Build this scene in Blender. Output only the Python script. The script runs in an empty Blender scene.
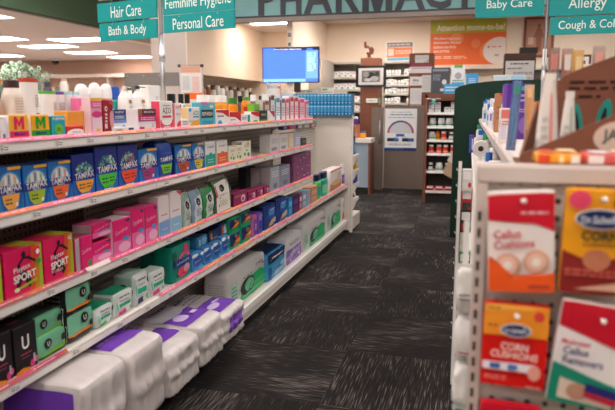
import bpy, math, random
from mathutils import Vector, Matrix, noise
random.seed(7)
PI = math.pi
SC = bpy.context.scene
COL = SC.collection

# ------------------------------------------------------------------ materials
MATS = {}
def lin(h):
    h = h.lstrip('#')
    out = []
    for i in (0, 2, 4):
        c = int(h[i:i+2], 16) / 255
        out.append(c / 12.92 if c <= .04045 else ((c + .055) / 1.055) ** 2.4)
    return (*out, 1)
def new_mat(name):
    m = bpy.data.materials.new(name); m.use_nodes = True
    return m, m.node_tree.nodes, m.node_tree.links, m.node_tree.nodes['Principled BSDF']
def mat(h, rough=.45, metal=0, kind='paint'):
    key = (h, rough, metal)
    if key in MATS: return MATS[key]
    m, n, l, b = new_mat('%s_%s' % (kind, h.lstrip('#')))
    b.inputs['Base Color'].default_value = lin(h)
    b.inputs['Roughness'].default_value = rough
    b.inputs['Metallic'].default_value = metal; b.inputs['Specular IOR Level'].default_value = .35
    MATS[key] = m
    return m
def mottled(name, h1, h2, scale, rough=.5, metal=0, stretch=(1, 1, 1), bump=0):
    if name in MATS: return MATS[name]
    m, n, l, b = new_mat(name)
    tc = n.new('ShaderNodeTexCoord'); mp = n.new('ShaderNodeMapping'); mp.inputs['Scale'].default_value = stretch
    nz = n.new('ShaderNodeTexNoise'); nz.inputs['Scale'].default_value = scale; nz.inputs['Detail'].default_value = 4
    cr = n.new('ShaderNodeValToRGB'); cr.color_ramp.elements[0].color = lin(h1); cr.color_ramp.elements[1].color = lin(h2)
    cr.color_ramp.elements[0].position = .3; cr.color_ramp.elements[1].position = .7
    l.new(tc.outputs['Object'], mp.inputs[0]); l.new(mp.outputs[0], nz.inputs['Vector']); l.new(nz.outputs[0], cr.inputs[0])
    l.new(cr.outputs[0], b.inputs['Base Color'])
    b.inputs['Roughness'].default_value = rough; b.inputs['Metallic'].default_value = metal
    b.inputs['Specular IOR Level'].default_value = .3
    if bump:
        bp = n.new('ShaderNodeBump'); bp.inputs['Strength'].default_value = bump; bp.inputs['Distance'].default_value = .01
        l.new(nz.outputs[0], bp.inputs['Height']); l.new(bp.outputs[0], b.inputs['Normal'])
    MATS[name] = m
    return m
def emissive(name, h, s):
    if name in MATS: return MATS[name]
    m, n, l, b = new_mat(name)
    b.inputs['Base Color'].default_value = lin(h)
    b.inputs['Emission Color'].default_value = lin(h); b.inputs['Emission Strength'].default_value = s
    MATS[name] = m
    return m
def clear(name, h='#ffffff', alpha=.35, rough=.15):
    if name in MATS: return MATS[name]
    m, n, l, b = new_mat(name)
    b.inputs['Base Color'].default_value = lin(h); b.inputs['Roughness'].default_value = rough
    b.inputs['Alpha'].default_value = alpha
    MATS[name] = m
    return m
def math_node(n, l, op, a, b=None):
    q = n.new('ShaderNodeMath'); q.operation = op
    for i, x in enumerate((a, b)):
        if x is None: continue
        if isinstance(x, (int, float)): q.inputs[i].default_value = x
        else: l.new(x, q.inputs[i])
    return q.outputs[0]
def pegboard(name, h, hole, ax, pitch=.0254, r=.13, pz=None):
    """painted board, the dark inside its holes coloured in as a grid of dots; ax = the two axes of the board's plane"""
    m, n, l, b = new_mat(name)
    tc = n.new('ShaderNodeTexCoord'); sp = n.new('ShaderNodeSeparateXYZ'); l.new(tc.outputs['Object'], sp.inputs[0])
    ds = []
    for k, a in enumerate(ax):
        f = math_node(n, l, 'FRACT', math_node(n, l, 'DIVIDE', sp.outputs[a], (pz or pitch) if k else pitch))
        d = math_node(n, l, 'SUBTRACT', f, .5)
        ds.append(math_node(n, l, 'MULTIPLY', d, d))
    q = math_node(n, l, 'LESS_THAN', math_node(n, l, 'ADD', ds[0], ds[1]), r * r)
    mx = n.new('ShaderNodeMix'); mx.data_type = 'RGBA'
    l.new(q, mx.inputs['Factor']); mx.inputs['A'].default_value = lin(h); mx.inputs['B'].default_value = lin(hole)
    l.new(mx.outputs['Result'], b.inputs['Base Color']); b.inputs['Roughness'].default_value = .5
    return m
def carpet():
    m, n, l, b = new_mat('striated_carpet_tile')
    tc = n.new('ShaderNodeTexCoord'); sp = n.new('ShaderNodeSeparateXYZ'); l.new(tc.outputs['Object'], sp.inputs[0])
    T = .60
    ix = math_node(n, l, 'FLOOR', math_node(n, l, 'DIVIDE', sp.outputs[0], T))
    iy = math_node(n, l, 'FLOOR', math_node(n, l, 'DIVIDE', sp.outputs[1], T))
    par = math_node(n, l, 'FLOORED_MODULO', math_node(n, l, 'ADD', ix, iy), 2)
    def streak(along, across, seed, ka, kc):
        c = n.new('ShaderNodeCombineXYZ')
        l.new(math_node(n, l, 'MULTIPLY', along, ka), c.inputs[0]); l.new(math_node(n, l, 'MULTIPLY', across, kc), c.inputs[1])
        l.new(math_node(n, l, 'ADD', math_node(n, l, 'MULTIPLY', math_node(n, l, 'ADD', math_node(n, l, 'MULTIPLY', ix, 3.7), math_node(n, l, 'MULTIPLY', iy, 5.3)), 2.1), seed), c.inputs[2])
        z = n.new('ShaderNodeTexNoise'); z.inputs['Scale'].default_value = 1; z.inputs['Detail'].default_value = 1.5
        l.new(c.outputs[0], z.inputs['Vector']); return z.outputs[0]
    def mixf(a, c):
        mx = n.new('ShaderNodeMix'); l.new(par, mx.inputs[0]); l.new(a, mx.inputs[2]); l.new(c, mx.inputs[3]); return mx.outputs[0]
    fine = mixf(streak(sp.outputs[0], sp.outputs[1], 0, 9, 190), streak(sp.outputs[1], sp.outputs[0], 9, 9, 190))
    patch = mixf(streak(sp.outputs[0], sp.outputs[1], 3, 2.2, 3.2), streak(sp.outputs[1], sp.outputs[0], 5, 2.2, 3.2))
    s = math_node(n, l, 'ADD', fine, math_node(n, l, 'MULTIPLY', math_node(n, l, 'SUBTRACT', patch, .5), .55))
    cr = n.new('ShaderNodeValToRGB'); e = cr.color_ramp.elements
    e[0].position = .42; e[0].color = lin('#221f1f'); e[1].position = .78; e[1].color = lin('#7b7470')
    x = e.new(.60); x.color = lin('#2f2b2a')
    l.new(s, cr.inputs[0]); l.new(cr.outputs[0], b.inputs['Base Color'])
    b.inputs['Roughness'].default_value = .95; b.inputs['Specular IOR Level'].default_value = .15
    bp = n.new('ShaderNodeBump'); bp.inputs['Strength'].default_value = .4; bp.inputs['Distance'].default_value = .004
    l.new(fine, bp.inputs['Height']); l.new(bp.outputs[0], b.inputs['Normal'])
    return m

# ------------------------------------------------------------------ lettering
GLYPHS = {}
def glyphs(s, bold=0.0):
    if (s, bold) in GLYPHS: return GLYPHS[(s, bold)]
    cu = bpy.data.curves.new('lettering', 'FONT'); cu.body = s; cu.resolution_u = 3; cu.offset = bold
    o = bpy.data.objects.new('lettering', cu); COL.objects.link(o)
    bpy.context.view_layer.update()
    me = bpy.data.meshes.new_from_object(o.evaluated_get(bpy.context.evaluated_depsgraph_get()))
    vs = [(v.co.x, v.co.y) for v in me.vertices]; fs = [tuple(p.vertices) for p in me.polygons]
    bpy.data.objects.remove(o); bpy.data.curves.remove(cu); bpy.data.meshes.remove(me)
    x0 = min(v[0] for v in vs); x1 = max(v[0] for v in vs); y0 = min(v[1] for v in vs); y1 = max(v[1] for v in vs)
    g = ([(v[0] - (x0 + x1) / 2, v[1] - (y0 + y1) / 2) for v in vs], fs, x1 - x0, y1 - y0)
    GLYPHS[(s, bold)] = g
    return g

# ------------------------------------------------------------------ mesh builder
class M:
    def __init__(s): s.v = []; s.f = []; s.m = []; s.sm = []; s.mats = []
    def mi(s, m):
        if isinstance(m, str): m = mat(m)
        if m not in s.mats: s.mats.append(m)
        return s.mats.index(m)
    def raw(s, vs, fs, m, smooth=False):
        b = len(s.v); k = s.mi(m); s.v += [tuple(p) for p in vs]
        for f in fs: s.f.append(tuple(b + i for i in f)); s.m.append(k); s.sm.append(smooth)
    def face(s, pts, m, smooth=False): s.raw(pts, [tuple(range(len(pts)))], m, smooth)
    def box(s, x0, x1, y0, y1, z0, z1, m, bev=0):
        if x0 > x1: x0, x1 = x1, x0
        if y0 > y1: y0, y1 = y1, y0
        if z0 > z1: z0, z1 = z1, z0
        if bev:
            b = bev; vs = []; 
            ring = lambda i, z: [(x0+i, y0+b, z), (x0+b, y0+i, z), (x1-b, y0+i, z), (x1-i, y0+b, z), (x1-i, y1-b, z), (x1-b, y1-i, z), (x0+b, y1-i, z), (x0+i, y1-b, z)]
            rs = [ring(b*.9, z0), ring(0, z0+b), ring(0, z1-b), ring(b*.9, z1)]
            for r in rs: vs += r
            fs = [tuple(range(7, -1, -1)), tuple(range(24, 32))]
            for k in range(3):
                for i in range(8): j = (i+1) % 8; fs.append((k*8+i, k*8+j, k*8+8+j, k*8+8+i))
            s.raw(vs, fs, m)
            return
        vs = [(x, y, z) for z in (z0, z1) for y in (y0, y1) for x in (x0, x1)]
        s.raw(vs, [(0, 2, 3, 1), (4, 5, 7, 6), (0, 1, 5, 4), (2, 6, 7, 3), (0, 4, 6, 2), (1, 3, 7, 5)], m)
    def prism(s, pts, y0, y1, m, axis='y'):
        """closed outline pts (a, b) swept along an axis"""
        n = len(pts)
        def P(a, b, t): return (a, t, b) if axis == 'y' else ((t, a, b) if axis == 'x' else (a, b, t))
        vs = [P(a, b, y0) for a, b in pts] + [P(a, b, y1) for a, b in pts]
        fs = [tuple(range(n - 1, -1, -1)), tuple(range(n, 2 * n))] + [(i, (i + 1) % n, n + (i + 1) % n, n + i) for i in range(n)]
        s.raw(vs, fs, m)
    def lathe(s, prof, seg=16, c=(0, 0, 0), sq=(1, 1), smooth=True):
        """prof: list of (radius, z, material of the band that ends here)"""
        def P(r, z, a): return (c[0] + sq[0] * r * math.cos(a), c[1] + sq[1] * r * math.sin(a), c[2] + z)
        for (r0, z0, _), (r1, z1, m) in zip(prof, prof[1:]):
            vs = [P(r0, z0, 2 * PI * i / seg) for i in range(seg)] + [P(r1, z1, 2 * PI * i / seg) for i in range(seg)]
            s.raw(vs, [(i, (i + 1) % seg, seg + (i + 1) % seg, seg + i) for i in range(seg)], m, smooth and abs(z1 - z0) > 1e-4)
        for k, q in ((0, 1), (-1, -1)):
            r, z, _ = prof[k]
            if r > 1e-4: s.face([P(r, z, -q * 2 * PI * i / seg) for i in range(seg)], prof[q][2] if k == 0 else prof[-1][2])
    def tube(s, pts, r, m, seg=8):
        pts = [Vector(p) for p in pts]; rings = []
        for i, p in enumerate(pts):
            t = (pts[min(i + 1, len(pts) - 1)] - pts[max(i - 1, 0)]).normalized()
            u = t.cross(Vector((0, 0, 1)) if abs(t.z) < .9 else Vector((1, 0, 0))).normalized(); w = t.cross(u)
            rr = r[i] if isinstance(r, (list, tuple)) else r
            rings.append([p + (u * math.cos(2 * PI * k / seg) + w * math.sin(2 * PI * k / seg)) * rr for k in range(seg)])
        vs = [q for g in rings for q in g]; fs = []
        for a in range(len(pts) - 1):
            for k in range(seg): fs.append((a * seg + k, a * seg + (k + 1) % seg, (a + 1) * seg + (k + 1) % seg, (a + 1) * seg + k))
        fs += [tuple(range(seg - 1, -1, -1)), tuple(range((len(pts) - 1) * seg, len(pts) * seg))]
        s.raw(vs, fs, m, True)
    def patch(s, fn, nu, nv, m, smooth=False, flip=False):
        vs = [fn(i / nu, j / nv) for j in range(nv + 1) for i in range(nu + 1)]
        fs = [(j * (nu + 1) + i, j * (nu + 1) + i + 1, (j + 1) * (nu + 1) + i + 1, (j + 1) * (nu + 1) + i) for j in range(nv) for i in range(nu)]
        if flip: fs = [f[::-1] for f in fs]
        s.raw(vs, fs, m, smooth)
    # ---- soft bodies: fn maps a point of the cube [-1,1]^3 to space
    def soft(s, fn, m, res=10):
        for ax in range(3):
            for sg in (-1, 1):
                def g(a, b, ax=ax, sg=sg):
                    p = [0, 0, 0]; p[ax] = sg; p[(ax + 1) % 3] = a * 2 - 1; p[(ax + 2) % 3] = b * 2 - 1
                    return fn(*p)
                s.patch(g, res, res, m, True, flip=sg < 0)
    def fan(s, fr, pts, off, c, cut=5):
        """a filled outline that follows a curved face: rings from its middle to its edge"""
        ed = []
        for (x0, y0), (x1, y1) in zip(pts, pts[1:] + pts[:1]):
            ed += [(x0 + (x1 - x0) * k / cut, y0 + (y1 - y0) * k / cut) for k in range(cut)]
        n = len(ed); cx = sum(p[0] for p in ed) / n; cy = sum(p[1] for p in ed) / n; R = 4
        vs = [fr(cx, cy, off)]
        for r in range(1, R + 1): vs += [fr(cx + (x - cx) * r / R, cy + (y - cy) * r / R, off) for x, y in ed]
        fs = [(0, 1 + i, 1 + (i + 1) % n) for i in range(n)]
        for r in range(R - 1): fs += [(1 + r * n + i, 1 + (r + 1) * n + i, 1 + (r + 1) * n + (i + 1) % n, 1 + r * n + (i + 1) % n) for i in range(n)]
        s.raw(vs, fs, c, True)
    # ---- printing on a surface: fr(x, y, off), x and y in 0..1 over a w by h face
    def paint(s, fr, w, h, ops, sub=1, e=.0004):
        off = e; e = min(e, .0035/max(1, len(ops)))
        for op in ops:
            k = op[0]
            if k == 'r':
                _, x0, y0, x1, y1, c = op
                s.patch(lambda a, b: fr(x0 + (x1 - x0) * a, y0 + (y1 - y0) * b, off), sub, sub, c, sub > 1)
            elif k == 'e':
                _, cx, cy, rx, ry, c = op[:6]; a0, a1 = op[6:8] if len(op) > 6 else (0, 360)
                n = max(6, int(18 * (a1 - a0) / 360))
                pts = [fr(min(1, max(0, cx + rx * math.cos(math.radians(a0 + (a1 - a0) * i / n)))), min(1, max(0, cy + ry * math.sin(math.radians(a0 + (a1 - a0) * i / n)))), off) for i in range(n + (a1 - a0 < 360))]
                if sub > 1:
                    s.fan(fr, [(min(1, max(0, cx + rx * math.cos(math.radians(a0 + (a1 - a0) * i / n)))), min(1, max(0, cy + ry * math.sin(math.radians(a0 + (a1 - a0) * i / n))))) for i in range(n + (a1 - a0 < 360))], off, c, 1)
                else: s.face(pts, c)
            elif k == 'p':
                if sub > 1: s.fan(fr, op[1], off, op[2])
                else: s.face([fr(x, y, off) for x, y in op[1]], op[2])
            elif k == 't':
                _, txt, cx, cy, tw, th, c = op[:7]; rot = math.radians(op[7]) if len(op) > 7 else 0
                gv, gf, gw, gh = glyphs(txt, op[8] if len(op) > 8 else .015)
                sx = tw * w / gw; sy = th * h / gh
                ca, sa = math.cos(rot), math.sin(rot)
                s.raw([fr(cx + (x * sx * ca - y * sy * sa) / w, cy + (x * sx * sa + y * sy * ca) / h, off) for x, y in gv], gf, c)
            elif k == 'l':      # lines of small print
                _, x0, y0, x1, y1, nl, c = op
                rnd = random.Random(int(x0 * 97 + y0 * 31 + nl))
                for i in range(nl):
                    yy = y1 - (y1 - y0) * (i + .5) / nl; hh = (y1 - y0) / nl * .22; xx = x0
                    while xx < x1 - .02:
                        ww = min(x1 - xx, rnd.uniform(.05, .16)); s.face([fr(xx, yy - hh, off), fr(xx + ww, yy - hh, off), fr(xx + ww, yy + hh, off), fr(xx, yy + hh, off)], c); xx += ww + .025
            off += e
    def build(s, name, parent=None, loc=None, rz=0, label=None):
        me = bpy.data.meshes.new(name)
        me.from_pydata(s.v, [], s.f)
        for m in s.mats: me.materials.append(m)
        me.polygons.foreach_set('material_index', s.m); me.polygons.foreach_set('use_smooth', s.sm)
        me.update()
        o = bpy.data.objects.new(name, me); COL.objects.link(o)
        if parent: o.parent = parent
        if loc: o.location = loc
        o.rotation_euler.z = rz
        if label: o['label'] = label
        return o

def tag(o, label, cat, group=None):
    o['label'] = label; o['category'] = cat
    if group: o['group'] = group
    return o
def empty(name, loc, label, cat, group=None, rz=0):
    o = bpy.data.objects.new(name, None); COL.objects.link(o); o.location = loc; o.rotation_euler.z = rz; o.empty_display_size = .05
    return tag(o, label, cat, group)
def struct(m, name, parent=None, **k):
    o = m.build(name, parent, **k)
    if not parent: o['kind'] = 'structure'
    return o
def dup(o, loc, label=None, group=None, rz=None):
    c = o.copy(); COL.objects.link(c); c.location = loc
    if rz is not None: c.rotation_euler.z = rz
    if label: c['label'] = label
    if group: c['group'] = group
    for ch in list(o.children):
        d = ch.copy(); COL.objects.link(d); d.parent = c
        for g in list(ch.children):
            e = g.copy(); COL.objects.link(e); e.parent = d
    return c

# ------------------------------------------------------------------ kinds of packaging (front faces local -y)
SZ = {'S1': 1.1555, 'S2': .9575, 'S3': .7145, 'S4': .4855, 'S5': .1325}
WHITE = '#f4f1ee'
def C(base, ops=(), side=None, top=None, sops=(), tops=(), rough=.4):
    """printed folding carton"""
    def f(w, h, d):
        m = M(); m.box(-w/2, w/2, -d/2, d/2, 0, h, mat(base, rough), bev=min(.0018, w*.03))
        fr = lambda x, y, o: ((x-.5)*w, -d/2-o, y*h)
        sd = lambda x, y, o: (-w/2-o, (.5-x)*d, y*h)
        tp = lambda x, y, o: ((x-.5)*w, (y-.5)*d, h+o)
        m.paint(fr, w, h, ops)
        if side: m.paint(sd, d, h, [('r', .03, .02, .97, .98, side)])
        if sops: m.paint(sd, d, h, sops, e=.0008)
        if top: m.paint(tp, w, d, [('r', .02, .03, .98, .97, top)])
        if tops: m.paint(tp, w, d, tops, e=.0008)
        return m
    return f
def S(base, ops=(), n=14, wr=.004, ns=22, seed=0, top=(), sops=(), rough=.32, res=9, pinch=0, seal=None):
    """soft plastic pack: a rounded cushion with creased film; pinch narrows the top to a crimped seal"""
    def f(w, h, d):
        m = M()
        def fn(a, b, c):
            r = (abs(a)**n + abs(b)**n + abs(c)**n) ** (1/n); a, b, c = a/r, b/r, c/r
            k = 1 - pinch * max(0, c)**2
            p = Vector((a*w/2*.975, b*d/2*k*.975, (c+1)*h/2*.985))
            q = noise.noise(p*ns + Vector((seed*3.1, seed, 0))) * wr + noise.noise(p*ns*2.7 + Vector((0, seed, 5))) * wr*.5
            lim = min(1, abs(c+1)*4)
            return (p.x + a*q*.4, p.y + b*q*lim, p.z + max(0, c)*q*.5)
        m.soft(fn, mat(base, rough), res)
        def fr(x, y, o): p = fn((x-.5)*2, -1, (y-.5)*2); return (p[0], p[1]-o*2.5, p[2])
        def sd(x, y, o): p = fn(-1, (.5-x)*2, (y-.5)*2); return (p[0]-o*2.5, p[1], p[2])
        def tp(x, y, o): p = fn((x-.5)*2, (y-.5)*2, 1); return (p[0], p[1], p[2]+o*2.5)
        m.paint(fr, w, h, ops, sub=8, e=.0006)
        if sops: m.paint(sd, d, h, sops, sub=8, e=.0006)
        if top: m.paint(tp, w, d, top, sub=8, e=.0006)
        if seal: m.box(-w*.46, w*.46, -.0012, .0012, h*.96, h*1.06, seal)
        return m
    return f
def B(body, cap, shape='shampoo', ops=(), flat=.62, rough=.3):
    """bottle turned on an oval, with its cap"""
    def f(w, h, d):
        m = M(); r = w/2; fl = d/w
        b, c = mat(body, rough), mat(cap, .35)
        if shape == 'shampoo': pr = [(r*.9, 0, b), (r, .01*h, b), (r, .62*h, b), (r*.93, .74*h, b), (r*.72, .84*h, b), (r*.66, .86*h, b), (r*.7, .865*h, c), (r*.7, .985*h, c), (r*.62, h, c)]
        elif shape == 'tottle': pr = [(r*.8, 0, c), (r*.82, .02*h, c), (r*.86, .14*h, c), (r*.87, .15*h, b), (r*.95, .5*h, b), (r, .93*h, b), (r*.97, h, c)]
        elif shape == 'dome': pr = [(r*.95, 0, b), (r, .02*h, b), (r, .66*h, b), (r*.96, .68*h, b), (r*.98, .69*h, c), (r*.98, .80*h, c), (r*.88, .89*h, c), (r*.66, .96*h, c), (r*.3, h, c)]
        elif shape == 'pump': pr = [(r*.92, 0, b), (r, .01*h, b), (r, .6*h, b), (r*.9, .76*h, b), (r*.55, .86*h, b), (r*.42, .87*h, b), (r*.44, .875*h, b), (r*.42, .91*h, b), (r*.14, .915*h, b), (r*.14, .95*h, b), (r*.3, .955*h, c), (r*.3, h, c)]
        elif shape == 'jar': pr = [(r*.95, 0, b), (r, .03*h, b), (r, .66*h, b), (r*.8, .74*h, b), (r*.78, .755*h, b), (r*.86, .76*h, c), (r*.86, .985*h, c), (r*.8, h, c)]
        elif shape == 'slim': pr = [(r*.95, 0, b), (r, .02*h, b), (r, .66*h, b), (r*.7, .70*h, b), (r*.66, .71*h, b), (r*.72, .715*h, c), (r*.72, .99*h, c), (r*.6, h, c)]
        m.lathe(pr, 18, sq=(1, fl))
        if shape == 'pump': m.prism([(-r*.2, .955*h), (r*.2, .955*h), (r*.2, h), (r*1.15, h*.985), (r*1.15, h*1.005), (-r*.2, h*1.02)], -r*.12, r*.12, c)
        def fr(x, y, o):
            a = (x-.5)*2*.98; t = math.asin(max(-1, min(1, a)))
            yy = y*h
            rr = r
            for (r0, z0, _), (r1, z1, _) in zip(pr, pr[1:]):
                if z0 <= yy <= z1 and z1 > z0: rr = r0+(r1-r0)*(yy-z0)/(z1-z0)
            return ((rr+o*2)*math.sin(t), -(rr*fl+o*3)*math.cos(t), yy)
        m.paint(fr, w, h, ops, sub=8, e=.0006)
        return m
    return f
def T(name, cat, label, px, style, d=.06, group=None, rz=0):
    y0, w, h, sh, X, L = px
    o = style(max(.006, w-.003), h, d).build(name)
    o.location = (X-d/2, y0+w/2, SZ[sh]+L+.0004); o.rotation_euler.z = PI/2+rz
    return tag(o, label, cat, group)
def row(o, n, step, labels=None, group=None):
    """n-1 more of the same thing, side by side along the shelf"""
    r = []
    for k in range(1, n):
        l = o.location; r.append(dup(o, (l.x, l.y+step*k, l.z), labels[k-1] if labels else None, group))
    return r


LAMP_E = 13.0; EXPO = 0.14
BALES = [(1.27, .30, .15, .40, -1.09, 1, 'flat', 'flat white purple pack at the near end of the bottom deck'),
         (1.61, .26, .30, .40, -1.09, 2, 'side', 'tall white pack with purple side, standing highest at near end'),
         (1.873, .245, .292, .40, -1.09, 3, 'tip', 'tall white gathered pack, second of the purple printed packs'),
         (2.147, .285, .185, .42, -1.085, 4, 'tip', 'white pack with purple corner between tall and flat packs'),
         (2.428, .26, .19, .42, -1.09, 5, 'wave', 'white pack with purple wave and grey curve on top'),
         (2.715, .295, .15, .42, -1.10, 6, 'flat', 'flat white pack with two purple panels beside green oval pack')]

# ------------------------------------------------------------------ top shelf, front row
def midol(c1, c2, cm): return C(c1, [('r', 0, 0, 1, .36, c2), ('p', [(.24, .42), (.38, .42), (.38, .72), (.5, .50), (.62, .72), (.62, .42), (.76, .42), (.76, .93), (.62, .93), (.5, .70), (.38, .93), (.24, .93)], cm), ('t', 'Midol', .5, .25, .56, .14, '#2a2f86'), ('l', .3, .06, .7, .14, 1, '#f7c34a')], side='#f3f0f2')
T('carton', 'carton', 'pale pink and white slim carton at the near end of the top shelf', (1.400, 0.037, 0.066, 'S1', -1.245, 0.0000), C('#ece5ea', [('r', 0, 0, .25, 1, '#e58ab4'), ('r', .55, .1, .8, .3, '#56606e'), ('r', .2, .45, .8, .9, '#f7f3f6')], side='#d9d0d6'), d=.06)
T('medicine_carton', 'carton', 'yellow and pink carton with a large pink letter M', (1.445, 0.080, 0.071, 'S1', -1.245, 0.0000), midol('#f5b53f', '#ea2c62', '#e3225a'), d=.03)
T('medicine_carton', 'carton', 'yellow and green carton with a large green letter M', (1.533, 0.084, 0.070, 'S1', -1.245, 0.0000), midol('#f6ae25', '#23a832', '#1f9f2d'), d=.03)
T('medicine_carton', 'carton', 'teal pain reliever carton with a lime starburst', (1.623, 0.069, 0.066, 'S1', -1.245, 0.0000), C('#22a6bd', [('t', 'PAMPRIN', .5, .86, .84, .12, WHITE), ('p', [(.5+(.33 if i % 2 else .27)*math.cos(i*PI/10), .38+(.27 if i % 2 else .21)*math.sin(i*PI/10)) for i in range(20)], '#78c92f'), ('t', 'MAX', .5, .42, .26, .07, '#1c5c3a'), ('t', 'RELIEF', .5, .33, .3, .06, '#1c5c3a')], side='#1d93a8'), d=.03)
T('medicine_carton', 'carton', 'low red and white carton before the orange carton', (1.694, 0.091, 0.033, 'S1', -1.245, 0.0000), C('#d42a33', [('e', .55, .1, .62, .62, WHITE), ('l', .3, .15, .8, .5, 2, '#8d8d96')]), d=.02)
T('carton', 'carton', 'plain orange wide carton behind a red and white box', (1.738, 0.130, 0.080, 'S1', -1.272, 0.0000), C('#f2a441', [('r', .66, 0, .67, 1, '#d88a2a'), ('r', .33, 0, .34, 1, '#e2942f'), ('e', .84, .85, .09, .1, '#d98d33'), ('l', .7, .1, .95, .6, 4, '#c47a25')]), d=.05)
T('carton', 'carton', 'tall pink and white carton with a yellow top edge', (1.827, 0.066, 0.123, 'S1', -1.245, 0.0000), C('#f0a9c8', [('r', 0, .92, 1, 1, '#f4c431'), ('r', 0, .72, 1, .92, '#e86ea6'), ('r', .05, .08, .95, .5, '#f8d7e5'), ('e', .5, .55, .48, .09, '#d93b87'), ('r', .35, .06, .7, .16, '#f0c23c'), ('l', .15, .76, .85, .86, 2, WHITE)], side='#f3d3e0'), d=.035)
T('carton', 'carton', 'tall dark red carton with sideways white lettering', (1.897, 0.065, 0.117, 'S1', -1.245, 0.0000), C('#a51d2c', [('r', .12, .16, .36, .3, '#f4e6e6'), ('r', .16, .34, .36, .4, '#f4e6e6'), ('r', .16, .44, .36, .5, '#f4e6e6'), ('r', .16, .54, .36, .6, '#f4e6e6'), ('e', .26, .74, .13, .08, '#f4e6e6'), ('e', .26, .74, .06, .035, '#a51d2c'), ('e', .76, .42, .22, .26, '#e9a4ae'), ('r', .55, .86, .95, .95, '#c8505c'), ('r', .55, .03, .98, .14, '#5d4a44')], side='#8a1825'), d=.035)
T('carton', 'carton', 'white carton with a dark blue top block before the pump bottles', (1.960, 0.085, 0.084, 'S1', -1.245, 0.0000), C('#eef0f6', [('r', 0, .78, 1, 1, '#27357f'), ('r', 0, .56, 1, .78, '#4462b4'), ('r', 0, .42, 1, .56, '#7f9ad8'), ('t', 'MONISTAT', .45, .88, .7, .09, WHITE), ('l', .1, .6, .8, .74, 2, WHITE), ('e', .75, .25, .12, .1, '#a9b5dc')], side='#d8dcea'), d=.045)
T('carton', 'carton', 'flat white carton lying before the dark blue topped carton', (1.940, 0.133, 0.021, 'S1', -1.232, 0.0000), C('#f1eff0', [('r', .72, .1, .98, .8, '#2c3f8e'), ('l', .1, .2, .4, .8, 1, '#55565e')]), d=.012)
T('carton', 'carton', 'white carton with plum and magenta bands before a pump bottle', (2.126, 0.138, 0.085, 'S1', -1.245, 0.0000), C('#efe9ee', [('r', 0, .7, 1, 1, '#5a2238'), ('r', 0, .7, .22, 1, '#a8683a'), ('r', 0, .44, 1, .7, '#c22a7c'), ('t', 'MONISTAT', .62, .86, .6, .1, WHITE), ('l', .12, .48, .9, .64, 2, WHITE), ('r', .04, .02, .3, .2, '#b8327a'), ('e', .8, .25, .08, .1, '#d9c4d6')], side='#dfd6dc'), d=.05)
def azo(c1, c2): return C(WHITE, [('r', 0, 0, 1, .34, c1), ('e', .5, .34, .42, .2, WHITE, 180, 360), ('t', 'AZO', .5, .66, .66, .2, '#3b3a44', 0, .0), ('r', .15, .42, .85, .49, c2), ('l', .25, .06, .75, .22, 2, WHITE), ('l', .2, .8, .8, .88, 1, '#8f8f98')], side=c1)
T('medicine_carton', 'carton', 'pink and white carton with a red stripe under black letters', (2.298, 0.113, 0.117, 'S1', -1.245, 0.0000), azo('#ee4d68', '#d63048'), d=.04)
T('medicine_carton', 'carton', 'white carton with a pink side and red curve at its foot', (2.415, 0.079, 0.109, 'S1', -1.245, 0.0000), C('#f3ecec', [('r', 0, 0, .12, 1, '#ee5c76'), ('l', .25, .78, .9, .9, 2, '#d63f55'), ('l', .25, .5, .8, .62, 2, '#dd7583'), ('e', .8, .02, .5, .3, '#e44660'), ('e', .85, .9, .08, .05, '#d63048')], side='#ee4d68'), d=.04)
T('carton', 'carton', 'small white price card box at the foot of the black capped tubes', (2.477, 0.068, 0.040, 'S1', -1.240, 0.0000), C('#f3f1ef', [('l', .15, .3, .85, .8, 2, '#777782')]), d=.02)
T('medicine_carton', 'carton', 'white and yellow carton with black letters and a sky blue dot', (2.552, 0.125, 0.092, 'S1', -1.245, 0.0000), C(WHITE, [('e', .9, .02, .75, .36, '#f0b04a'), ('e', .17, .86, .13, .1, '#3eb0d8'), ('t', 'AZO', .66, .7, .5, .2, '#3b3a44', 0, 0), ('r', .4, .48, .92, .55, '#36a6ca'), ('l', .1, .25, .5, .4, 2, '#d98f2e')], side='#e9c588'), d=.04)
T('medicine_carton', 'carton', 'aqua carton with a black name plate and lilac top corner', (2.684, 0.173, 0.113, 'S1', -1.245, 0.0000), C('#57bfd6', [('r', .04, .36, .84, .7, '#1e2b3a'), ('t', 'REPHRESH', .44, .53, .7, .16, WHITE), ('r', 0, .88, .5, 1, '#b48bd0'), ('e', .72, .84, .14, .07, '#e7e2a8'), ('r', .08, .06, .8, .24, '#2da2bd')], side='#3aa9c2'), d=.045)
T('carton', 'carton', 'white low carton with a red wave and blue corner', (2.862, 0.168, 0.077, 'S1', -1.245, 0.0000), C(WHITE, [('p', [(0, .86), (.5, .8), (1, .5), (1, 1), (0, 1)], '#d2272f'), ('e', .28, .02, .2, .32, '#2f9ad0'), ('l', .1, .5, .6, .7, 1, '#55606e')]), d=.04)
T('carton', 'carton', 'second low red wave carton, its red corner wider', (3.036, 0.164, 0.066, 'S1', -1.245, 0.0000), C('#f6f3f2', [('p', [(0, .62), (.5, .58), (1, .2), (1, 1), (0, 1)], '#cf2430'), ('l', .1, .3, .5, .45, 1, '#555c66')]), d=.04)
T('carton', 'carton', 'small white carton with a teal end beside the red wave cartons', (3.200, 0.148, 0.053, 'S1', -1.245, 0.0000), C('#eef2f2', [('r', .7, .1, .95, .9, '#2f9aa4'), ('l', .1, .4, .6, .7, 2, '#54626e')]), d=.035)
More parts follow.
